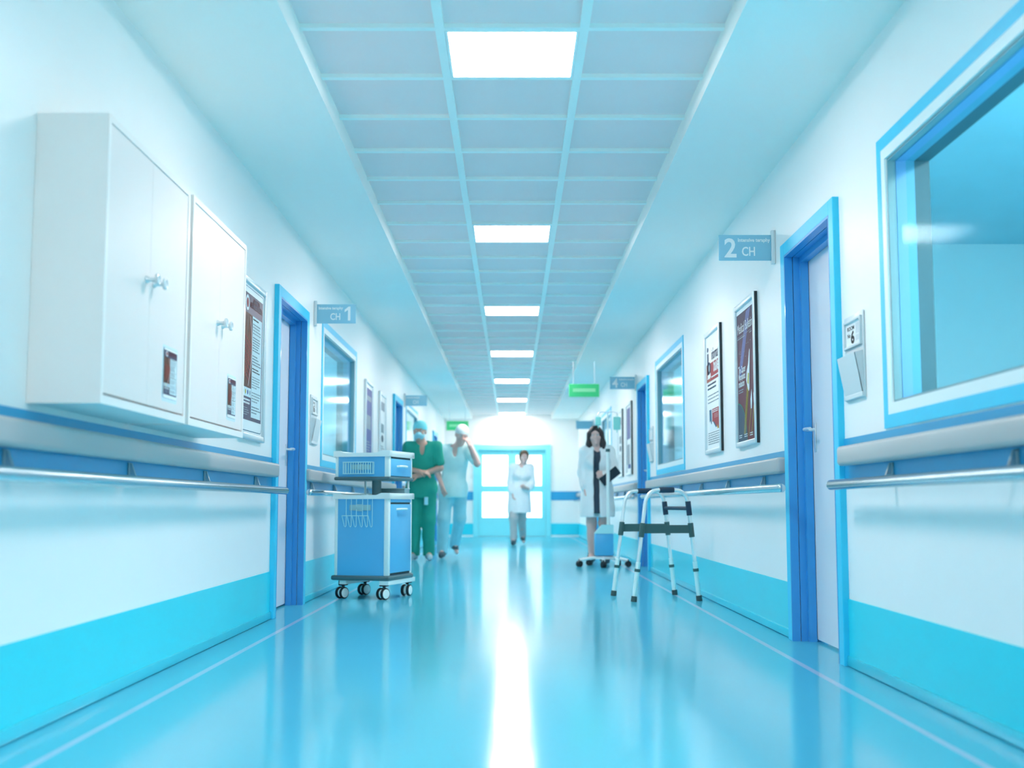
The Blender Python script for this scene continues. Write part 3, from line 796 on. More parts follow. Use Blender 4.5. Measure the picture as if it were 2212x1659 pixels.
    m.tube([(xs[0], Yf-.012, .749), (xs[-1], Yf-.012, .749)], r, 8)
    m.tube([(xs[0]-.006, Yf-.075, .622), (xs[-1]-.006, Yf-.075, .622)], r, 8)
    rk = m.build('wire_rack', 'wire', t)
    m = MB(); m.box(-.098, .074, Yf-.009, Yf, .661, .703, .002); m.box(-.036, .012, Yf-.016, Yf-.008, .656, .707, .002); m.box(-.042, .012, Yf-.020, Yf-.015, .670, .692, .001); m.build('rack_bracket', 'bracket_pale', rk)
    # upper wire basket
    m = MB(); x0, x1, z0, z1, yb, yf = -.135, .100, .936, 1.022, Yf-.010, Yf-.065
    for z in (z0, z1): m.tube([(x0, yb, z), (x0, yf+.008, z), (x0+.008, yf, z), (x1-.008, yf, z), (x1, yf+.008, z), (x1, yb, z)], r, 8, closed=True)
    for i in range(12):
        x = x0+.006+(x1-x0-.012)*i/11
        m.tube([(x, yf, z1), (x, yf, z0), (x, yb, z0), (x, yb, z1)], r*.85, 6)
    for x in (x0, x1):
        for y in (yb+.018-.02, (yb+yf)/2): m.tube([(x, y, z0), (x, y, z1)], r*.85, 6)
    bk = m.build('wire_basket', 'wire', t)
    m = MB(); m.box(-.085, .075, Yf-.009, Yf, .968, 1.005, .002); m.box(-.036, .014, Yf-.016, Yf-.008, .964, 1.008, .002); m.build('basket_bracket', 'bracket_pale', bk)
trolley()

# ------------------------------------------------------------------ walking frame
def walker():
    F = {'n0': Vector((.887, 8.953, 0)), 'n1': Vector((1.379, 9.038, 0)), 'f0': Vector((.788, 9.539, 0)), 'f1': Vector((1.279, 9.636, 0))}
    c = (F['n0']+F['n1']+F['f0']+F['f1'])/4
    t = thing('walking_frame', 'chrome walking frame with dark grips on the blue floor near the right wall', 'walking frame', c)
    H = .812
    for a, b in (('n0', 'n1'), ('f0', 'f1')):
        A, B = F[a], F[b]; d = (B-A).normalized(); up = Vector((0, 0, 1))
        A0, B0 = A+up*.03, B+up*.03
        At, Bt = A+d*.105, B-d*.085           # tube tops lean inwards
        pa = lambda k, A=A, At=At: A + (At-A)*k + up*(H-.015)*k
        pb = lambda k, B=B, Bt=Bt: B + (Bt-B)*k + up*(H-.015)*k
        # inverted U
        ca, cb = At+up*H, Bt+up*H
        pts = [pa(.36)]
        R = .095
        s0 = pa(1-R/H*1.05); e0 = At+d*R+up*H
        for i in range(9):
            q = i/8; c0 = s0.lerp(At+up*H, q); c1 = (At+up*H).lerp(e0, q); pts.append(c0.lerp(c1, q))
        s1 = Bt-d*R+up*H; e1 = pb(1-R/H*1.05)
        for i in range(9):
            q = i/8; c0 = s1.lerp(Bt+up*H, q); c1 = (Bt+up*H).lerp(e1, q); pts.append(c0.lerp(c1, q))
        pts.append(pb(.36))
        m = MB(); m.tube(pts, .0138, 16); fr = m.build('side_tube', 'chrome', t, ang=80)
        m = MB(); g0, g1 = e0+d*.005, s1-d*.005; m.cyl(g0, g1, .0205, n=24); m.build('hand_grip', 'grip', fr)
        for p in (pa, pb):
            m = MB(); m.cyl(p(.045), p(.36), .0175, n=20); lg = m.build('leg', 'chrome_satin', t)
            m = MB(); q = p(.285); m.cyl(p(.27), p(.297), .0215, n=20); m.build('height_collar', 'collar', lg)
            m = MB(); a_, b_ = p(0.0), p(.05); m.cyl(Vector((a_.x, a_.y, 0)), b_, .0225, .0215, n=20); m.build('rubber_tip', 'rubber', lg)
            m = MB(); m.cyl(p(.585), p(.715), .0205, n=20); m.build('clamp', 'collar', t)
        # flat cross bar of the side frame
        z0, z1 = .495, .555
        P, Q = pa(.65), pb(.65); dd = (Q-P).normalized(); nrm = Vector((-dd.y, dd.x, 0))
        m = MB(); m.prism([(P.x-nrm.x*.008, P.y-nrm.y*.008, z0), (P.x-nrm.x*.008, P.y-nrm.y*.008, z1), (P.x+nrm.x*.008, P.y+nrm.y*.008, z1), (P.x+nrm.x*.008, P.y+nrm.y*.008, z0)], (Q.x-P.x, Q.y-P.y, 0)); m.build('cross_bar', 'collar', t)
        F[a+'t'] = pa; F[b+'t'] = pb
    # bar joining the two side frames
    P, Q = F['n1t'](.85), F['f1t'](.85)
    m = MB(); m.cyl(P, Q, .0145, n=18); m.build('joining_bar', 'grip', t)
    for f in ('n1t', 'f1t'):
        m = MB(); m.cyl(F[f](.785), F[f](.915), .0205, n=20); m.build('bar_sleeve', 'grip', t)
walker()

# ------------------------------------------------------------------ drip stand on a wheeled pump base
def drip_stand():
    x, y = 1.05, 14.0
    t = thing('drip_stand', 'wheeled drip stand with a blue box at its foot, in front of the woman', 'drip stand', (x, y, 0))
    m = MB(); m.lathe([(.10, .085), (.13, .09), (.13, .105), (.06, .125)], (x, y, 0), (0, 0, 1), 24)
    for i in range(5):
        a = math.radians(-95+72*i); e = Vector((x+.29*math.cos(a), y+.29*math.sin(a), .075))
        m.tube([(x, y, .105), (x+.15*math.cos(a), y+.15*math.sin(a), .10), e], .018, 10)
    bs = m.build('star_base', 'cart_white', t)
    for i in range(5):
        a = math.radians(-95+72*i); e = Vector((x+.29*math.cos(a), y+.29*math.sin(a), 0)); ax = Vector((-math.sin(a+.5), math.cos(a+.5), 0))
        m = MB(); m.cyl(e+Vector((0, 0, .035))-ax*.022, e+Vector((0, 0, .035))+ax*.022, .035, n=20); m.cyl(e+Vector((0, 0, .05)), e+Vector((0, 0, .085)), .009); m.build('caster', 'tyre', t)
    m = MB(); m.box(x-.105, x+.105, y-.09, y+.09, .125, .375, .012, 3); m.build('pump_box', 'pump_blue', t)
    m = MB(); m.prism([(x-.108, y-.092, .375), (x+.108, y-.092, .375), (x+.108, y-.092, .475), (x-.02, y-.092, .475)], (0, .184, 0)); m.build('pump_lid', 'pump_lid', t, smooth=False)
    px = x+.055
    m = MB(); m.cyl((px, y, .46), (px, y, 1.33), .020, n=20); m.build('lower_pole', 'chrome_satin', t)
    m = MB(); m.cyl((px, y, 1.30), (px, y, 1.77), .0095, n=16); m.build('upper_pole', 'chrome_satin', t)
    m = MB(); m.cyl((px, y, 1.31), (px, y, 1.345), .026, n=20); m.build('clamp', 'collar', t)
    m = MB()
    for s in (-1, 1): m.tube([(px, y, 1.765), (px+s*.07, y, 1.772), (px+s*.105, y, 1.762), (px+s*.115, y, 1.74)], .005, 8)
    m.build('hook_arm', 'chrome', t)
    for s, hgt, lab in ((-1, .10, 'smaller clear fluid bag on the left hook of the drip stand'), (1, .15, 'larger green fluid bag on the right hook of the drip stand')):
        bx = px+s*.108; zt = 1.735
        b = MB(); w = .032 if s < 0 else .042
        b.box(bx-w, bx+w, y-.012, y+.012, zt-.02-hgt, zt-.02, .010, 3); b.cyl((bx, y, zt-.02-hgt), (bx, y, zt-.05-hgt), .005)
        b.tube([(bx-.010, y, zt-.022), (bx-.008, y, zt), (bx+.008, y, zt), (bx+.010, y, zt-.022)], .0025, 6)
        tag(b.build('fluid_bag', 'fluid'), lab, 'fluid bag', 'fluid bags on the drip stand')
drip_stand()

# ------------------------------------------------------------------ people: distance fields meshed with surface nets
class SDF:
    def __init__(s, lo, hi, h):
        s.lo = np.array(lo, float); s.h = h; s.n = np.ceil((np.array(hi)-s.lo)/h).astype(int)+1
        s.ax = [s.lo[i]+h*np.arange(s.n[i]) for i in range(3)]
        s.d = np.full(tuple(s.n), .3, np.float32)
    def _sl(s, lo, hi):
        a = np.clip(np.floor((np.array(lo)-s.lo)/s.h).astype(int), 0, s.n-1); b = np.clip(np.ceil((np.array(hi)-s.lo)/s.h).astype(int)+1, 1, s.n)
        sl = tuple(slice(int(a[i]), int(max(b[i], a[i]+1))) for i in range(3))
        G = np.meshgrid(*[s.ax[i][sl[i]].astype(np.float32) for i in range(3)], indexing='ij')
        return sl, G
    def _un(s, sl, v, k):
        d = s.d[sl]; hh = np.maximum(k-np.abs(d-v), 0)/k; s.d[sl] = np.minimum(d, v)-hh*hh*k*.25
    def cap(s, a, b, ra, rb=None, k=.02):
        a, b = np.array(a, float), np.array(b, float); rb = ra if rb is None else rb; m = max(ra, rb)+k+2*s.h
        sl, (X, Y, Z) = s._sl(np.minimum(a, b)-m, np.maximum(a, b)+m)
        ba = b-a; L2 = max(float(ba@ba), 1e-9)
        t = np.clip(((X-a[0])*ba[0]+(Y-a[1])*ba[1]+(Z-a[2])*ba[2])/L2, 0, 1)
        v = np.sqrt((X-a[0]-t*ba[0])**2+(Y-a[1]-t*ba[1])**2+(Z-a[2]-t*ba[2])**2)-(ra+t*(rb-ra))
        s._un(sl, v.astype(np.float32), k); return s
    def _ell(s, c, r, A, m):
        c = np.array(c, float); r = np.array(r, float); A = np.eye(3) if A is None else np.array(A, float)
        R = float(r.max())+m
        sl, (X, Y, Z) = s._sl(c-R, c+R); X = X-c[0]; Y = Y-c[1]; Z = Z-c[2]
        q = [X*A[i][0]+Y*A[i][1]+Z*A[i][2] for i in range(3)]
        k0 = np.sqrt(sum((q[i]/r[i])**2 for i in range(3))); k1 = np.sqrt(sum((q[i]/r[i]**2)**2 for i in range(3)))+1e-6
        return sl, (k0*(k0-1)/k1).astype(np.float32)
    def ell(s, c, r, k=.02, A=None):
        sl, v = s._ell(c, r, A, k+2*s.h); s._un(sl, v, k); return s
    def cut_ell(s, c, r, A=None):
        sl, v = s._ell(c, r, A, .03); s.d[sl] = np.maximum(s.d[sl], -v); return s
    def keep(s, axis, val, sign):
        sh = [1, 1, 1]; sh[axis] = -1
        s.d = np.maximum(s.d, (sign*(val-s.ax[axis])).reshape(sh).astype(np.float32)); return s
    def cut_box(s, lo, hi):
        G = [s.ax[i] for i in range(3)]; q = [np.maximum(lo[i]-G[i], G[i]-hi[i]).reshape([-1 if j == i else 1 for j in range(3)]) for i in range(3)]
        v = np.maximum(np.maximum(q[0], q[1]), q[2]); s.d = np.maximum(s.d, -v.astype(np.float32)); return s
    def noise(s, amp, f):
        X, Y, Z = np.meshgrid(*s.ax, indexing='ij')
        s.d = s.d + (amp*(np.sin(f*X+2*np.sin(f*.4*Z))*np.cos(f*.8*Y+1.3)*np.sin(f*.35*Z+np.sin(f*.7*X)))).astype(np.float32); return s
    def mesh(s, name):
        d = s.d; d = np.pad(d, 1, constant_values=.3); n = np.array(d.shape); ins = d < 0
        cells = np.zeros(tuple(n-1), bool); allin = np.ones(tuple(n-1), bool)
        corners = [(i, j, k) for i in (0, 1) for j in (0, 1) for k in (0, 1)]
        sh = lambda A, c: A[c[0]:A.shape[0]-1+c[0], c[1]:A.shape[1]-1+c[1], c[2]:A.shape[2]-1+c[2]]
        for c in corners: cells |= sh(ins, c); allin &= sh(ins, c)
        act = cells & ~allin; I = np.argwhere(act)
        if not len(I): raise RuntimeError('empty ' + name)
        idx = np.full(act.shape, -1, np.int64); idx[act] = np.arange(len(I))
        P = np.zeros((len(I), 3)); cnt = np.zeros(len(I))
        for a in corners:
            for ax in range(3):
                if a[ax]: continue
                b = list(a); b[ax] = 1
                da = d[I[:, 0]+a[0], I[:, 1]+a[1], I[:, 2]+a[2]]; db = d[I[:, 0]+b[0], I[:, 1]+b[1], I[:, 2]+b[2]]
                m = (da < 0) != (db < 0); t = np.where(m, da/np.where(m, da-db, 1), 0)
                p = np.tile(np.array(a, float), (len(I), 1)); p[:, ax] += t
                P[m] += p[m]; cnt[m] += 1
        P = (I+P/cnt[:, None]-1)*s.h+s.lo
        Q = []
        for ax in range(3):
            o1, o2 = (ax+1) % 3, (ax+2) % 3
            A = [slice(None)]*3; B = [slice(None)]*3; A[ax] = slice(0, -1); B[ax] = slice(1, None)
            cr = ins[tuple(A)] != ins[tuple(B)]; E = np.argwhere(cr)
            ok = (E[:, o1] > 0) & (E[:, o2] > 0) & (E[:, o1] < n[o1]-1) & (E[:, o2] < n[o2]-1); E = E[ok]
            flip = ins[E[:, 0], E[:, 1], E[:, 2]]
            def cell(i, j):
                c = E.copy(); c[:, o1] -= i; c[:, o2] -= j; return idx[c[:, 0], c[:, 1], c[:, 2]]
            q = np.stack([cell(1, 1), cell(0, 1), cell(0, 0), cell(1, 0)], 1)
            q[~flip] = q[~flip][:, ::-1]; Q.append(q)
        Q = np.concatenate(Q); Q = Q[(Q >= 0).all(1)]
        me = bpy.data.meshes.new(name); me.from_pydata(P.tolist(), [], Q.tolist()); me.update()
        return me
def V3(*a): return np.array(a, float)
def unit(v): v = np.array(v, float); return v/np.linalg.norm(v)

def hand(f, wr, d, nrm, thumb, curl=.5):
    d = unit(d); nrm = unit(nrm-d*float(np.dot(nrm, d))); l = np.cross(d, nrm)*thumb
    for i in range(4):
        k = wr+d*.083+l*(.030-.020*i); f.cap(wr+d*.012+l*(.016-.011*i), k, .0135, .0115, .012)
        L = (.040, .044, .041, .032)[i]; c = curl+.08*i
        p1 = k+(d*math.cos(c)+nrm*math.sin(c))*L; c2 = c+curl*.9; p2 = p1+(d*math.cos(c2)+nrm*math.sin(c2))*L*.62
        c3 = c2+curl*.6; p3 = p2+(d*math.cos(c3)+nrm*math.sin(c3))*L*.5
        f.cap(k, p1, .0092, .0086, .004); f.cap(p1, p2, .0086, .008, .004); f.cap(p2, p3, .008, .0072, .004)
    b = wr+d*.028+l*.026; m = b+unit(d*.65+l*.6+nrm*.35)*.042; e = m+unit(d*.85+l*.25+nrm*.4)*.034
    f.cap(wr+d*.012+l*.012, b, .016, .0135, .014); f.cap(b, m, .0125, .0105, .006); f.cap(m, e, .0102, .0085, .004)

def head_axes(fwd, up):
    fwd = unit(fwd); up = unit(up-fwd*float(np.dot(up, fwd))); return np.cross(fwd, up), fwd, up    # right-hand lateral, forward, up
def head(f, c, fwd, up):
    l, g, u = head_axes(fwd, up); A = [l, g, u]
    f.ell(c+u*.022-g*.006, (.075, .094, .098), .02, A); f.ell(c-u*.042+g*.018, (.055, .068, .074), .03, A)
    f.cap(c+g*.088+u*.022, c+g*.108-u*.020, .008, .0125, .012)                 # nose
    f.ell(c+g*.082+u*.036, (.050, .014, .012), .018, A)                         # brow
    f.ell(c+g*.078-u*.086, (.024, .018, .018), .02, A)                          # chin
    for s in (-1, 1):
        f.ell(c+l*(.077*s)-g*.004+u*.002, (.011, .022, .032), .008, A)          # ears
        f.cut_ell(c+l*(.031*s)+g*.098+u*.014, (.017, .014, .010), A)            # eye sockets
        f.ell(c+l*(.040*s)+g*.062-u*.024, (.022, .022, .02), .02, A)
    f.ell(c+g*.086-u*.049, (.023, .010, .0065), .006, A); f.ell(c+g*.084-u*.061, (.021, .010, .007), .006, A)

def eyes(par, c, fwd, up):
    l, g, u = head_axes(fwd, up)
    for s in (-1, 1):
        p = c+l*(.031*s)+g*.080+u*.014
        m = MB(); m.sphere(Vector(p), .0125, 14); e = m.build('eye', 'eye_white', par)
        m = MB(); q = Vector(p)+Vector(g)*.0095; m.cyl(q, q+Vector(g)*.004, .006, .005, n=14); m.build('iris', 'hair_dark', e)

def torso(f, J, g=0., fem=False, k=.05):
    pel, ch = J['pel'], J['chest']; ab = pel*.45+ch*.55-V3(0, 0, .02)
    sw = 1. if not fem else .88
    f.ell(ch, (.158*sw+g, .112*sw+g, .185+g), k); f.ell(ab, (.142*sw+g, .103*sw+g, .17+g), k); f.ell(pel, (.160+g, .112+g, .125+g), k)
    for s in 'RL': f.cap(ch+V3(0, .01, .115), J['sh'+s], .07*sw+g, .062*sw+g, k)
    if fem:
        for s in (-1, 1): f.ell(ch+V3(.065*s, -.085, -.01), (.06+g, .055+g, .06+g), .04)
def arm(f, J, s, g=0., upto=1.):
    a, e, w = J['sh'+s], J['el'+s], J['wr'+s]
    if upto <= 1: f.cap(a, a+(e-a)*upto, .054+g, (.054-.012*upto)+g, .03)
    else: f.cap(a, e, .054+g, .042+g, .03); f.cap(e, e+(w-e)*(upto-1), .042+g, .042+g-.012*(upto-1), .025)
def leg(f, J, s, g=0., g2=None, low=None):
    h, kn, an = J['hip'+s], J['kn'+s], J['an'+s]; g2 = g if g2 is None else g2
    f.cap(h, kn, .088+g, .058+g2, .04); f.cap(kn, an, .057+g2, .038+g2, .03)
    f.ell(kn*.62+an*.38+V3(0, .014, 0), (.048+g2, .052+g2, .11+g2), .03)
def body(name, J, parent=None, fem=False, hands=None, mat_='skin', h=.0075, arms=True):
    pts = [v for k_, v in J.items() if isinstance(v, np.ndarray) and k_ not in ('fwd', 'up', 'ftR', 'ftL')]
    lo = np.min(pts, 0)-.22; hi = np.max(pts, 0)+.22; lo[2] = max(lo[2], -.01) if True else lo[2]
    f = SDF(lo, hi, h); torso(f, J, 0., fem)
    f.cap(J['chest']+V3(0, .01, .13), J['head']-V3(0, 0, .06), .060, .052, .04)
    head(f, J['head'], J['fwd'], J['up'])
    for s in 'RL':
        arm(f, J, s, 0., 2.); leg(f, J, s)
        an = J['an'+s]; fd = J['ft'+s]; f.cap(an, an+fd*.15-V3(0, 0, .045), .038, .026, .03); f.cap(an, an-fd*.045-V3(0, 0, .045), .034, .028, .02)
    for s, (d, nr, th, cu) in hands.items(): hand(f, J['wr'+s], d, nr, th, cu)
    me = f.mesh(name); me.materials.append(M[mat_])
    o = link(name, me, parent, True, None, 80)
    return o
def cloth(name, m, par, lo, hi, fn, h=.009, noise=.0):
    f = SDF(lo, hi, h); fn(f)
    if noise: f.noise(noise, 38.)
    me = f.mesh(name); me.materials.append(M[m]); return link(name, me, par, True, None, 70)
def bounds(*pts, m=.2):
    return np.min(pts, 0)-m, np.max(pts, 0)+m

def shoes(par, J, m):
    for s in 'RL':
        an, fd = J['an'+s], J['ft'+s]
        def fn(f):
            f.cap(an-V3(0, 0, .03), an+fd*.155-V3(0, 0, .050), .048, .038, .03); f.cap(an-V3(0, 0, .02), an-fd*.05-V3(0, 0, .045), .044, .040, .02)
            f.cap(an+V3(0, 0, .02), an, .046, .048, .02)
        lo, hi = bounds(an, an+fd*.2, m=.12)
        f = SDF(lo, hi, .007); fn(f)
        zb = an[2]-.088
        f.keep(2, max(zb, .002), 1)
        me = f.mesh('shoe'); me.materials.append(M[m]); link('shoe', me, par, True, None, 60)

def scrubs(par, J, m, mt=None, hem=.80, sleeve=.72, flare=.02):
    def top(f):
        torso(f, J, .020)
        f.cap(J['pel']+V3(0, 0, .05), J['pel']-V3(0, 0, .12), .155, .165, .06)
        f.ell(J['pel']-V3(0, 0, .05), (.185+flare, .135+flare, .16), .05)
        for s in 'RL': arm(f, J, s, .026, sleeve)
        f.keep(2, hem, 1)
        n0 = J['chest']+V3(0, 0, .19)
        f.cut_ell(n0+V3(0, -.05, .04), (.075, .10, .085)); f.cut_ell(n0+V3(0, -.13, -.06), (.036, .09, .10))
    lo, hi = bounds(J['pel'], J['chest'], J['shR'], J['shL'], J['elR'], J['elL'], m=.24)
    cloth('scrub_top', m, par, lo, hi, top, .009, .004)
    def trs(f):
        for s in 'RL':
            h, kn, an = J['hip'+s], J['kn'+s], J['an'+s]
            f.cap(h+V3(0, 0, .03), kn, .105, .082, .05); f.cap(kn, an-V3(0, 0, .015), .080, .072, .05)
        f.ell(J['pel'], (.17, .125, .14), .05)
        z = min(J['anR'][2], J['anL'][2])-.03
        f.keep(2, z, 1)
    lo, hi = bounds(J['pel'], J['knR'], J['knL'], J['anR'], J['anL'], m=.2)
    cloth('scrub_trousers', mt or m, par, lo, hi, trs, .009, .004)

def surgeon_cap(par, J, m):
    c = J['head']; l, g, u = head_axes(J['fwd'], J['up']); A = [l, g, u]
    def fn(f):
        f.ell(c+u*.030-g*.010, (.086, .106, .102), .02, A); f.ell(c+u*.07-g*.02, (.083, .10, .075), .03, A)
        f.cut_ell(c-u*.085+g*.03, (.16, .13, .125), A); f.cut_ell(c-u*.10-g*.08, (.16, .16, .10), A)
    lo, hi = bounds(c, m=.2); cloth('surgical_cap', m, par, lo, hi, fn, .006)
def face_mask(par, J, m):
    c = J['head']; l, g, u = head_axes(J['fwd'], J['up']); A = [l, g, u]
    def fn(f):
        f.ell(c-u*.045+g*.026, (.068, .086, .064), .02, A); f.cap(c+g*.112-u*.01, c+g*.118-u*.03, .01, .016, .03)
        f.cut_ell(c-g*.075, (.12, .10, .2), A); f.cut_ell(c+u*.09+g*.05, (.12, .12, .095), A)
    lo, hi = bounds(c, m=.18); cloth('face_mask', m, par, lo, hi, fn, .006)
    mb = MB()
    for s in (-1, 1):
        mb.tube([Vector(c+g*.070+l*(s*.062)-u*.02), Vector(c+g*.03+l*(s*.080)+u*.0), Vector(c-g*.01+l*(s*.088)+u*.012)], .0022, 6)
    mb.build('mask_strap', m, par)

def person(name, label, J, **kw):
    o = body(name, J, **kw); tag(o, label, 'person'); return o

# --- surgeon in green, standing, arms folded in front
def green_surgeon():
    x, y = -1.145, 15.55; q = lambda a, b, c: V3(x+a, y+b, c)
    J = dict(pel=q(-.01, .01, .95), chest=q(0, 0, 1.30), head=q(-.035, -.035, 1.632), fwd=V3(-.12, -1, -.06), up=V3(0, 0, 1),
             shR=q(-.172, .005, 1.435), shL=q(.172, .005, 1.435), elR=q(-.235, -.02, 1.16), elL=q(.225, -.03, 1.17), wrR=q(-.02, -.20, 1.12), wrL=q(-.03, -.185, 1.07),
             hipR=q(-.085, .01, .92), hipL=q(.085, .01, .92), knR=q(-.10, -.01, .50), knL=q(.085, -.01, .50), anR=q(-.105, .02, .09), anL=q(.085, .02, .09), ftR=unit(V3(-.2, -1, 0)), ftL=unit(V3(.15, -1, 0)))
    p = person('person', 'person in green scrubs with pale blue cap and mask, half behind the trolley', J,
               hands={'R': (V3(.9, -.3, -.1), V3(0, .5, -.8), -1, .45), 'L': (V3(-.95, .05, -.1), V3(0, .6, -.8), 1, .45)})
    eyes(p, J['head'], J['fwd'], J['up'])
    scrubs(p, J, 'scrub_green', hem=.79); surgeon_cap(p, J, 'cap_cyan'); face_mask(p, J, 'mask_cyan'); shoes(p, J, 'shoe_pale')
    m = MB(); m.box(x+.035, x+.085, y-.168, y-.148, .70, .80, .008) ; 
    m.build('cloth_tag', 'mask_cyan', p)
green_surgeon()
# --- surgeon in light blue, walking, hand raised to the face
def blue_surgeon():
    x, y = -.76, 16.25; q = lambda a, b, c: V3(x+a, y+b, c)
    J = dict(pel=q(-.03, .03, .95), chest=q(.0, .01, 1.30), head=q(.085, -.06, 1.625), fwd=V3(.25, -1, -.35), up=V3(.18, -.1, 1),
             shR=q(-.165, .01, 1.43), shL=q(.175, -.01, 1.44), elR=q(-.245, .03, 1.15), elL=q(.30, -.12, 1.245), wrR=q(-.165, -.09, .945), wrL=q(.205, -.185, 1.475),
             hipR=q(-.11, .02, .92), hipL=q(.06, .03, .92), knR=q(-.145, -.05, .51), knL=q(.06, .10, .52), anR=q(-.165, .0, .092), anL=q(-.02, .36, .19), ftR=unit(V3(-.05, -1, 0)), ftL=unit(V3(.25, -.85, -.55)))
    p = person('person', 'person in light blue scrubs and cap walking with a hand raised to the face', J, mat_='skin_pale',
               hands={'R': (V3(.25, -.3, -.9), V3(.6, .6, -.1), -1, .35), 'L': (V3(-.35, .1, .9), V3(-.7, .7, -.1), -1, .5)})
    eyes(p, J['head'], J['fwd'], J['up'])
    scrubs(p, J, 'scrub_hazed', 'scrub_cyan', hem=.80); surgeon_cap(p, J, 'coat_white'); shoes(p, J, 'shoe')
blue_surgeon()

def coat(par, J, hem, sl=1.9, slit=.05, fem=True):
    def fn(f):
        torso(f, J, .024, fem); pel = J['pel']
        f.cap(pel+V3(0, 0, .05), V3(pel[0], pel[1], hem-.05), .17, .195, .06)
        f.ell(V3(pel[0]-.05, pel[1], hem+.10), (.16, .15, .34), .05); f.ell(V3(pel[0]+.05, pel[1], hem+.10), (.16, .15, .34), .05)
        for s in 'RL': arm(f, J, s, .022, sl)
        f.keep(2, hem, 1)
        n0 = J['chest']+V3(0, 0, .19)
        f.cut_ell(n0+V3(0, -.04, .05), (.075, .11, .085))
        f.cut_ell(J['chest']+V3(-.01, -.16, .12), (.05, .12, .17))
        c = J['chest']
        if slit: f.cut_box((c[0]-slit*.5-.02, c[1]-.5, 0), (c[0]+slit*.5-.02, c[1]-.06, c[2]+.05))
    lo, hi = bounds(J['pel'], J['chest'], J['shR'], J['shL'], J['elR'], J['elL'], J['wrR'], J['wrL'], V3(J['pel'][0], J['pel'][1], hem), m=.25)
    cloth('lab_coat', 'coat_white', par, lo, hi, fn, .009, .0035)

# --- woman in an open white coat holding a folder
def woman():
    x, y = 1.035, 14.75; q = lambda a, b, c: V3(x+a, y+b, c)
    J = dict(pel=q(0, .01, .90), chest=q(.0, .0, 1.22), head=q(-.02, -.03, 1.53), fwd=V3(-.12, -1, -.03), up=V3(-.05, 0, 1),
             shR=q(-.140, .01, 1.345), shL=q(.140, .01, 1.345), elR=q(-.175, .03, 1.09), elL=q(.205, -.01, 1.10), wrR=q(-.155, -.06, .90), wrL=q(.085, -.185, 1.00),
             hipR=q(-.08, .01, .87), hipL=q(.08, .01, .87), knR=q(-.075, .0, .48), knL=q(.075, .0, .48), anR=q(-.075, .02, .09), anL=q(.075, .02, .09), ftR=unit(V3(-.15, -1, 0)), ftL=unit(V3(.15, -1, 0)))
    p = person('person', 'person with dark shoulder-length hair in an open white coat, holding a dark folder', J, fem=True, mat_='skin_pale',
               hands={'R': (V3(.05, -.2, -1), V3(.8, 0, 0), -1, .4), 'L': (V3(-.55, -.35, .35), V3(.2, .6, .5), 1, .7)})
    eyes(p, J['head'], J['fwd'], J['up'])
    def dress(f):
        torso(f, J, .010, True); f.cap(J['pel'], q(0, .01, .55), .155, .165, .05); f.keep(2, .60, 1)
        f.cut_ell(J['chest']+V3(0, -.08, .24), (.07, .11, .12))
    lo, hi = bounds(J['pel'], J['chest'], J['shR'], J['shL'], q(0, 0, .5), m=.2)
    cloth('dress', 'dress_dark', p, lo, hi, dress, .009)
    coat(p, J, .555, 1.85, .07)
    c = J['head']; l, g, u = head_axes(J['fwd'], J['up']); A = [l, g, u]
    def hair(f):
        f.ell(c+u*.028-g*.014, (.090, .110, .108), .02, A); f.ell(c-u*.03-g*.045, (.088, .070, .13), .03, A)
        for s, zl in ((-1, .20), (1, .17)):
            f.cap(c+l*(s*.074)+u*.03+g*.012, c+l*(s*.082)-u*.09+g*.01, .030, .036, .03); f.cap(c+l*(s*.082)-u*.09+g*.01, c+l*(s*.078)-u*zl+g*.022, .036, .026, .03)
        f.cut_ell(c-u*.028+g*.085, (.054, .085, .098), A)
    lo, hi = bounds(c, m=.28); cloth('hair', 'hair_dark', p, lo, hi, hair, .007, .002)
    shoes(p, J, 'shoe')
    # folder held against the forearm
    o = thing('folder', 'dark folder held by the person with dark hair', 'folder', tuple(q(.115, -.25, 1.0)))
    T = Matrix.Translation(Vector(q(.135, -.235, 1.045))) @ Matrix.Rotation(math.radians(-38), 4, 'Y') @ Matrix.Rotation(math.radians(12), 4, 'X')
    m = MB(); m.box(-.125, .125, -.009, -.005, -.055, .055, .001, mx=T); m.box(-.125, .125, .005, .009, -.055, .055, .001, mx=T); m.box(-.127, -.123, -.009, .009, -.055, .055, mx=T); m.build('folder_cover', 'folder', o, smooth=False)
    m = MB(); m.box(-.120, .120, -.005, .005, -.050, .050, mx=T); m.build('paper_stack', 'paper', o, smooth=False)
woman()
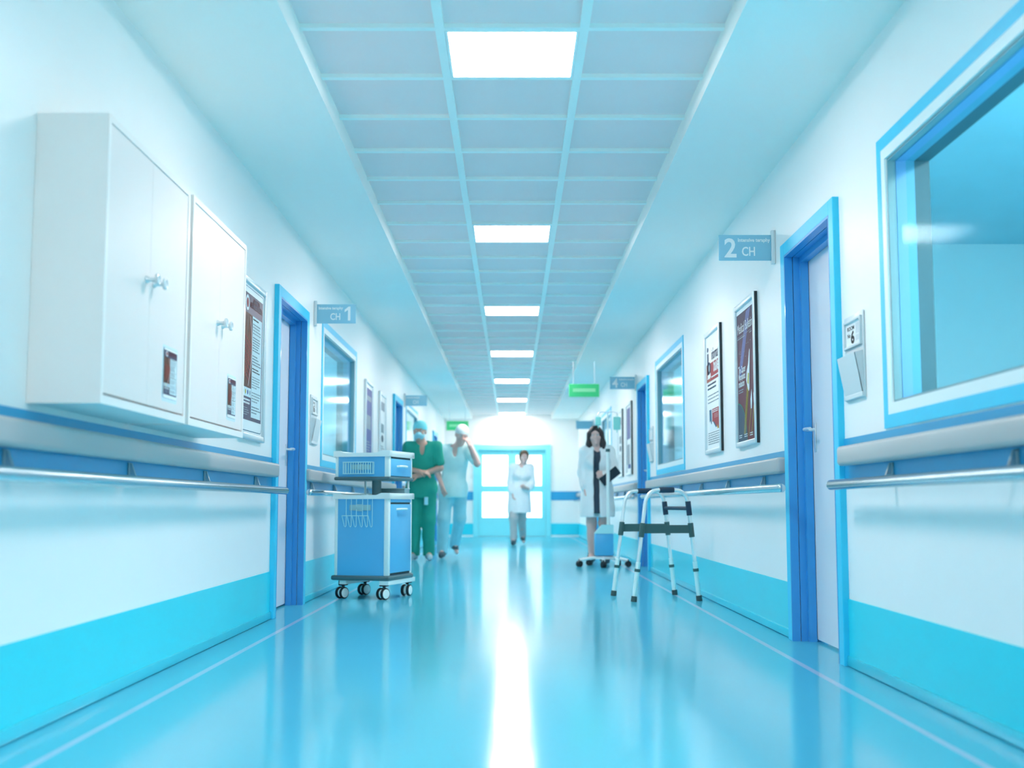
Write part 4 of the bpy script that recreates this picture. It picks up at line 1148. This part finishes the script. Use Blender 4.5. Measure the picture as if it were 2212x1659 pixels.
# --- person in a white coat far down the corridor, walking
def far_person():
    x, y = .15, 21.4; q = lambda a, b, c: V3(x+a, y+b, c)
    J = dict(pel=q(-.02, .02, .90), chest=q(.02, .0, 1.22), head=q(.06, -.03, 1.53), fwd=V3(.1, -1, -.05), up=V3(.1, 0, 1),
             shR=q(-.135, .01, 1.345), shL=q(.165, .01, 1.345), elR=q(-.18, .03, 1.09), elL=q(.20, .0, 1.08), wrR=q(-.14, -.09, .90), wrL=q(.14, -.15, .98),
             hipR=q(-.10, .02, .87), hipL=q(.06, .02, .87), knR=q(-.12, -.08, .48), knL=q(.02, .08, .48), anR=q(-.12, -.02, .092), anL=q(.04, .36, .16), ftR=unit(V3(-.1, -1, 0)), ftL=unit(V3(.1, -.9, -.4)))
    p = person('person', 'blurred person in a white coat walking in front of the end doors', J, fem=True, mat_='skin_pale',
               hands={'R': (V3(.1, -.3, -1), V3(.8, 0, 0), -1, .4), 'L': (V3(-.6, -.5, .1), V3(-.1, .5, .7), 1, .4)})
    eyes(p, J['head'], J['fwd'], J['up'])
    def trs(f):
        for s in 'RL': f.cap(J['hip'+s], J['kn'+s], .10, .075, .05); f.cap(J['kn'+s], J['an'+s], .073, .062, .05)
        f.ell(J['pel'], (.165, .12, .13), .05); f.keep(2, .09, 1)
    lo, hi = bounds(J['pel'], J['knR'], J['knL'], J['anR'], J['anL'], m=.2); cloth('trousers', 'trouser_grey_hazed', p, lo, hi, trs, .01, .003)
    def shirt(f):
        torso(f, J, .010, True); f.cut_ell(J['chest']+V3(0, -.08, .25), (.07, .11, .12))
    lo, hi = bounds(J['pel'], J['chest'], J['shR'], J['shL'], m=.2); cloth('shirt', 'coat_white', p, lo, hi, shirt, .01)
    coat(p, J, .56, 1.85, 0)
    c = J['head']; l, g, u = head_axes(J['fwd'], J['up']); A = [l, g, u]
    def hair(f):
        f.ell(c+u*.030-g*.014, (.086, .106, .106), .02, A); f.ell(c-u*.01-g*.05, (.08, .06, .09), .03, A); f.cut_ell(c-u*.03+g*.085, (.07, .085, .10), A)
    lo, hi = bounds(c, m=.2); cloth('hair', 'hair_brown', p, lo, hi, hair, .008)
    shoes(p, J, 'shoe')
far_person()

# ------------------------------------------------------------------ camera, world, view
w = bpy.data.worlds.new('World'); S.world = w; w.use_nodes = True
w.node_tree.nodes['Background'].inputs[0].default_value = (.6, .85, .95, 1); w.node_tree.nodes['Background'].inputs[1].default_value = .3
cam = bpy.data.cameras.new('camera'); co = bpy.data.objects.new('camera', cam); COL.objects.link(co)
cam.sensor_width = 36; cam.lens = 36*2620/2212
co.location = (0, 0, .705); co.rotation_euler = (PI/2+math.atan(260.5/2620), 0, 0)
cam.clip_start = .05
cam.dof.use_dof = True; cam.dof.focus_distance = 7.0; cam.dof.aperture_fstop = 2.0
S.camera = co
S.cycles.max_bounces = 12; S.cycles.diffuse_bounces = 6; S.cycles.transparent_max_bounces = 12
S.view_settings.view_transform = 'Standard'; S.view_settings.look = 'None'; S.view_settings.gamma = 1; S.view_settings.exposure = .14
S.view_settings.use_curve_mapping = False
